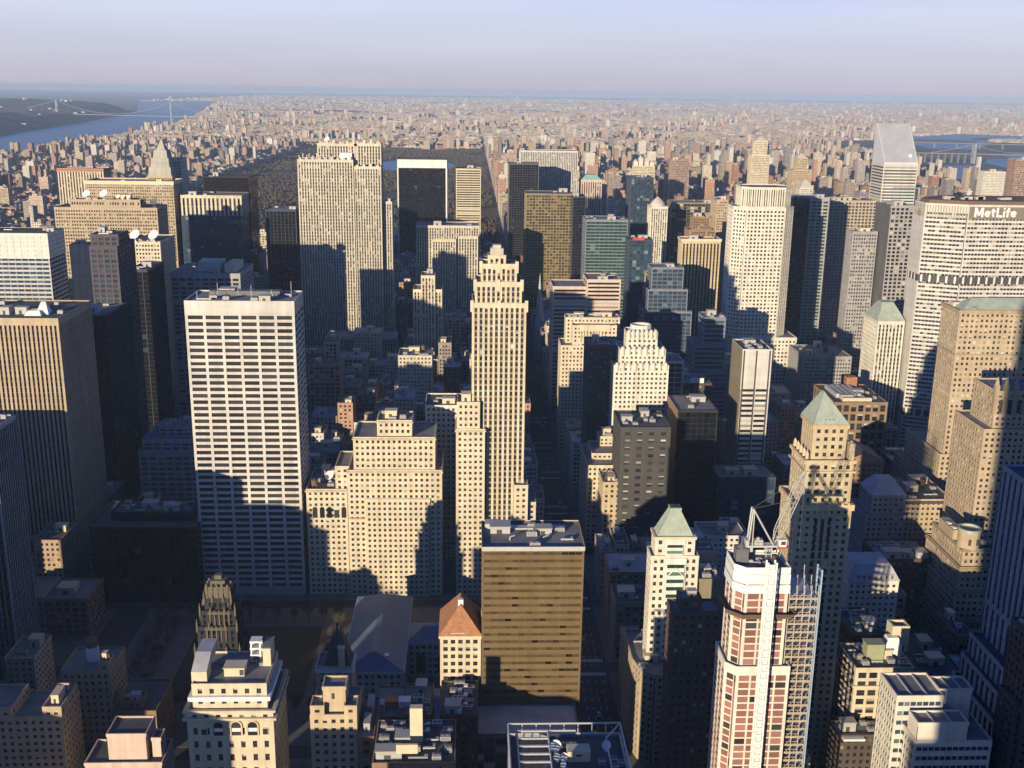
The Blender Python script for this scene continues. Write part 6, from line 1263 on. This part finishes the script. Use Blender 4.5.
# white houses dotted on the wooded ridge
from mathutils.bvhtree import BVHTree
rb_=ridge(); bv=BVHTree.FromPolygons(rb_.v,rb_.f)
R=random.Random(21); b=MB(); k=0
for q in range(400):
    y=R.uniform(7600,12800); x=-.33*y-R.uniform(60,1500); hit=bv.ray_cast(Vector((x,y,900)),Vector((0,0,-1)))[0]
    if hit is None or hit.z<30: continue
    s=R.uniform(12,34); b.box(x,x+s,y,y+18,hit.z-6,hit.z+R.uniform(6,16)); k+=1
    if k>34: break
tag(build('ridge_houses',b,M_PLANT),'scatter of pale blocks dotted over the wooded ridge beyond the river','buildings',None,'stuff')

# ---------------------------------------------------------------- trees
ICO=[(0,.526,.851),(0,-.526,.851),(.851,0,.526),(-.851,0,.526),(.526,.851,0),(-.526,.851,0),(.526,-.851,0),(-.526,-.851,0),(.851,0,-.526),(-.851,0,-.526),(0,.526,-.851),(0,-.526,-.851)]
ICF=[(0,1,2),(0,3,1),(0,2,4),(0,4,5),(0,5,3),(1,6,2),(1,3,7),(1,7,6),(2,8,4),(2,6,8),(3,5,9),(3,9,7),(4,8,10),(4,10,5),(5,10,9),(6,7,11),(6,11,8),(7,9,11),(8,11,10),(9,10,11)]
def treemat():
    m,n,l,b=newmat('bare_twigs'); b.inputs['Roughness'].default_value=.95
    g=n.new('ShaderNodeNewGeometry'); r=n.new('ShaderNodeValToRGB'); e=r.color_ramp.elements; e[0].color=(.055,.042,.033,1); e[1].color=(.125,.09,.064,1); x=e.new(.55); x.color=(.085,.061,.045,1); x=e.new(.9); x.color=(.075,.075,.045,1)
    l(g.outputs['Random Per Island'],r.inputs[0]); l(r.outputs[0],b.inputs['Base Color']); return m
M_TWIG=treemat()
R=random.Random(5); V=[];F=[]
def blob(x,y,z,r,h):
    i=len(V)
    for (a,c,e) in ICO: k=R.uniform(.65,1.25); V.append((x+a*r*k,y+c*r*k,z+e*h*k))
    F.extend((i+a,i+c,i+e) for a,c,e in ICF)
n=0
while n<17000:
    x=R.uniform(-872,62); y=2022+4085*R.random()**1.25
    if (x+250)**2/190**2+(y-4780)**2/400**2<1: continue
    if math.sin(x*.012+1)*math.sin(y*.007)>.62: n+=1; continue      # clearings
    if not (-30<proj2(x,y,0)[0]<520): n+=1; continue
    r=R.uniform(2.4,5.2); h=R.uniform(6,13)
    blob(x,y,h*.62,r,h*.42); blob(x+R.uniform(-3,3),y+R.uniform(-3,3),h*.8,r*.6,h*.3); n+=1
me=bpy.data.meshes.new('park_trees'); me.from_pydata(V,[],F); me.materials.append(M_TWIG); o=link(bpy.data.objects.new('park_trees',me)); tag(o,'bare brown winter woodland filling the great park','trees',None,'stuff')
# bare trees of the small park in the shade
def tree_meshes():
    R=random.Random(9); b=MB(); b.cyl(0,0,0,4.5,.32,.22,8); pts=[]
    for k in range(7):
        a=k*.9+R.random(); e=Vector((math.cos(a)*R.uniform(2,3.2),math.sin(a)*R.uniform(2,3.2),R.uniform(7,9.5))); s=Vector((0,0,R.uniform(3,4.4))); b.tube(s,e,.12,5); pts.append((s,e))
        for q in range(3): f=s.lerp(e,R.uniform(.5,.9)); t=f+Vector((R.uniform(-1.6,1.6),R.uniform(-1.6,1.6),R.uniform(.8,2.2))); b.tube(f,t,.05,4); pts.append((f,t))
    c=MB()
    for k in range(420):
        s,e=R.choice(pts); p=s.lerp(e,R.uniform(.45,1.25))+Vector((R.gauss(0,.7),R.gauss(0,.7),R.gauss(.3,.6))); d=Vector((R.uniform(-1,1),R.uniform(-1,1),R.uniform(.1,1))).normalized()*R.uniform(.5,1.1); w=d.orthogonal().normalized()*.09
        c.face([tuple(p-w),tuple(p+w),tuple(p+d+w*.3),tuple(p+d-w*.3)])
    return b.mesh('trunk',[M_WOOD]),c.mesh('crown',[M_TWIG])
TM,CM=tree_meshes(); R=random.Random(4)
rows=[(x,y) for y in (508,515,612,619) for x in range(-190,-75,9)]+[(x,y) for x in (-186,-178,-80) for y in range(524,608,9)]
for i,(x,y) in enumerate(rows):
    t=thing('bare_tree','bare winter tree in the shaded small park below the white grid tower','tree',(x+R.uniform(-1.2,1.2),y+R.uniform(-1.2,1.2),.05),'bare trees in the shaded small park')
    s=R.uniform(.8,1.25); t.scale=(s,s,s*R.uniform(.9,1.1)); t.rotation_euler[2]=R.uniform(0,6.28)
    for nm,m in (('trunk',TM),('crown',CM)): c=bpy.data.objects.new(nm,m); c.parent=t; S.collection.objects.link(c)
# ---------------------------------------------------------------- cars on the avenue
def car_mesh(rgb,nm):
    b=MB(); b.box(-.9,.9,-2.2,2.2,.35,.95); b.prism([(-.8,-1.3),(.8,-1.3),(.8,1.5),(-.8,1.5)],.95,1.45,1,[(-.68,-.7),(.68,-.7),(.68,1.05),(-.68,1.05)]); b.box(-.66,.66,-.68,1.03,1.45,1.5,0)
    for sx in (-.92,.72):
        for sy in (-1.4,1.4): b.tube((sx,sy,.34),(sx+.2,sy,.34),.34,10,2)
    b.box(-.8,-.4,-2.24,-2.2,.6,.78,3); b.box(.4,.8,-2.24,-2.2,.6,.78,3)
    return b.mesh(nm,[plain(nm,rgb,.3,0,.03,1),M_SLATE,M_TAR,M_WHITE])
CARS=[('yellow',car_mesh((.65,.40,.03),'yellow_car_paint'),'yellow taxi driving down the shaded avenue between the towers'),('white',car_mesh((.6,.6,.6),'white_car_paint'),'white car driving down the shaded avenue between the towers'),('dark',car_mesh((.04,.045,.06),'dark_car_paint'),'dark car driving down the shaded avenue between the towers')]
R=random.Random(12)
for k in range(36):
    c=CARS[(0,2,0,1,2,0)[k%6]]; o=bpy.data.objects.new('car',c[1]); o.location=((61.6,65.2,69,72.6,76.2)[R.randrange(5)],455+k*17+R.uniform(-4,4),.03); link(o); tag(o,c[2],'car',c[0]+' cars on the shaded avenue')
# ---------------------------------------------------------------- bridges far off
M_VIAD=plain('viaduct_steel',(.16,.17,.19),.7,0,.1,.02)
def pylon(b,x,y,h,w,t):
    for s in (-1,1): b.box(x-t,x+t,y+s*w-t,y+s*w+t,0,h)
    for z in (h-8,h*.62,h*.3): b.box(x-t*.8,x+t*.8,y-w,y+w,z,z+6)
br=thing('suspension_bridge','long grey suspension bridge crossing the wide river at left','bridge',(-3150,9940,0))
for (x,y) in ((-3700,10100),(-2594,9740)): b=MB(); pylon(b,x,y,184,14,4.5); build('tower',b,M_BRIDGE,br)
b=MB(); A=Vector((-4300,10290,66)); Z=Vector((-2150,9600,66)); d=(Z-A).normalized(); n_=Vector((-d.y,d.x,0))
for s in (0,): b.prism([tuple((A+n_*11)[:2]),tuple((A-n_*11)[:2]),tuple((Z-n_*11)[:2]),tuple((Z+n_*11)[:2])],62,66)
build('deck',b,M_BRIDGE,br)
def cable(b,p,q,sag,r,n=16,hang=None):
    pr=None
    for k in range(n+1):
        t=k/n; c=Vector(p).lerp(Vector(q),t); c.z-=sag*4*t*(1-t)
        if pr is not None: b.tube(pr,c,r,5)
        if hang and 0<k<n: b.tube(c,(c.x,c.y,hang),r*.35,4)
        pr=c
b=MB()
for s in (-14,14):
    o=n_*s; p=Vector((-3700,10100,182))+o; q=Vector((-2594,9740,182))+o; cable(b,p,q,106,1.0,18,68); cable(b,p,A+o,12,1.0,8,68); cable(b,q,Z+o,12,1.0,8,68)
build('cable',b,M_BRIDGE,br)
tb=thing('suspension_bridge','pale suspension bridge over the tidal strait behind the slant-roofed tower','bridge',(2600,5700,0))
b=MB(); pylon(b,2500,5400,96,11,5.5); build('tower',b,M_BRIDGE,tb)
b=MB(); pylon(b,2900,5330,96,11,5.5); build('tower',b,M_BRIDGE,tb)
b=MB(); A=Vector((2210,5455,0)); Z=Vector((3300,5262,0)); d=(Z-A).normalized(); n_=Vector((-d.y,d.x,0)); b.prism([tuple((A+n_*14)[:2]),tuple((A-n_*14)[:2]),tuple((Z-n_*14)[:2]),tuple((Z+n_*14)[:2])],44,49)
for k in range(9): c=A+d*(k*32); b.box(c.x-3,c.x+3,c.y-9,c.y+9,0,44)
build('deck',b,M_VIAD,tb)
b=MB()
for s in (-10,10): o=n_*s; cable(b,Vector((2500,5400,95))+o,Vector((2900,5330,95))+o,40,.7,14,49); cable(b,Vector((2500,5400,95))+o,Vector((2300,5438,49))+o,4,.7,6,49)
build('cable',b,M_BRIDGE,tb)
va=thing('viaduct','low dark railway viaduct running beyond the pale suspension bridge','bridge',(3100,7000,0))
b=MB(); b.prism([(2700,7080),(2700,7068),(4400,6602),(4400,6614)],31,35); build('deck',b,M_VIAD,va)
for k in range(13): b=MB(); x=2710+k*132; y=7070-(x-2700)*.274; b.box(x-5,x+5,y-3,y+5,0,30); build('pier',b,M_VIAD,va)
# ---------------------------------------------------------------- the tower under the viewer whose shadow falls across the view, and guessed blocks outside the frame added to cast more
def off(name,label,x0,x1,y0,y1,h,col,steps=()):
    root=thing(name,label,'building',((x0+x1)/2,(y0+y1)/2,0),None if name=='skyscraper' else 'guessed shadow-casting blocks outside the frame'); ww,gg,rr=MB(),MB(),MB(); facade([(x0,y0),(x1,y0),(x1,y1),(x0,y1)],0,h,'fine',ww,gg,rr)
    z=h
    for (a,c,e,f,g) in steps: facade([(a,e),(c,e),(c,f),(a,f)],z,g,'fine',ww,gg,rr); z=g
    build('wall',ww,wallmat(col),root); build('glazing',gg,glassmat('dark'),root); build('roof',rr,M_GRAVEL,root)
off('skyscraper','tall limestone setback skyscraper the view is taken from',-60,60,-75,-4,90,(.5,.46,.37),((-38,38,-60,-6,140),(-28,28,-56,-8,316),(-9,9,-44,-26,330)))
OFF=[
(-210,-178,238,270,102),(-136,-114,240,275,86),(-111,-93,235,270,76),(-89,-52,238,268,84),(-345,-291,230,275,84),
(-300,-245,470,505,112),(-262,-242,415,440,101),(-402,-330,540,580,133),(-318,-272,345,380,112),(-271.5,-262,345,375,100),(-10,10,215,245,146),(-560,-500,560,620,150),(-640,-560,760,830,180),(-520,-470,420,470,120),
(120,190,150,215,110),(240,300,230,280,120),(-420,-350,300,360,95)
]
for k,(x0,x1,y0,y1,h) in enumerate(OFF): off('office_block','guessed office block outside the frame, added to cast shadow',x0,x1,y0,y1,h,PAL[k%len(PAL)])
# ---------------------------------------------------------------- haze
b=MB(); b.box(-42000,42000,-1600,62500,-1,334); m=bpy.data.materials.new('haze_air'); m.use_nodes=True; n=m.node_tree.nodes; n.clear()
ou=n.new('ShaderNodeOutputMaterial'); pv=n.new('ShaderNodeVolumePrincipled'); pv.inputs['Color'].default_value=(.52,.68,.92,1); pv.inputs['Density'].default_value=3.6e-5; pv.inputs['Anisotropy'].default_value=-.12
m.node_tree.links.new(pv.outputs[0],ou.inputs['Volume']); hz=build('haze',b,m); tag(hz,kind='stuff')
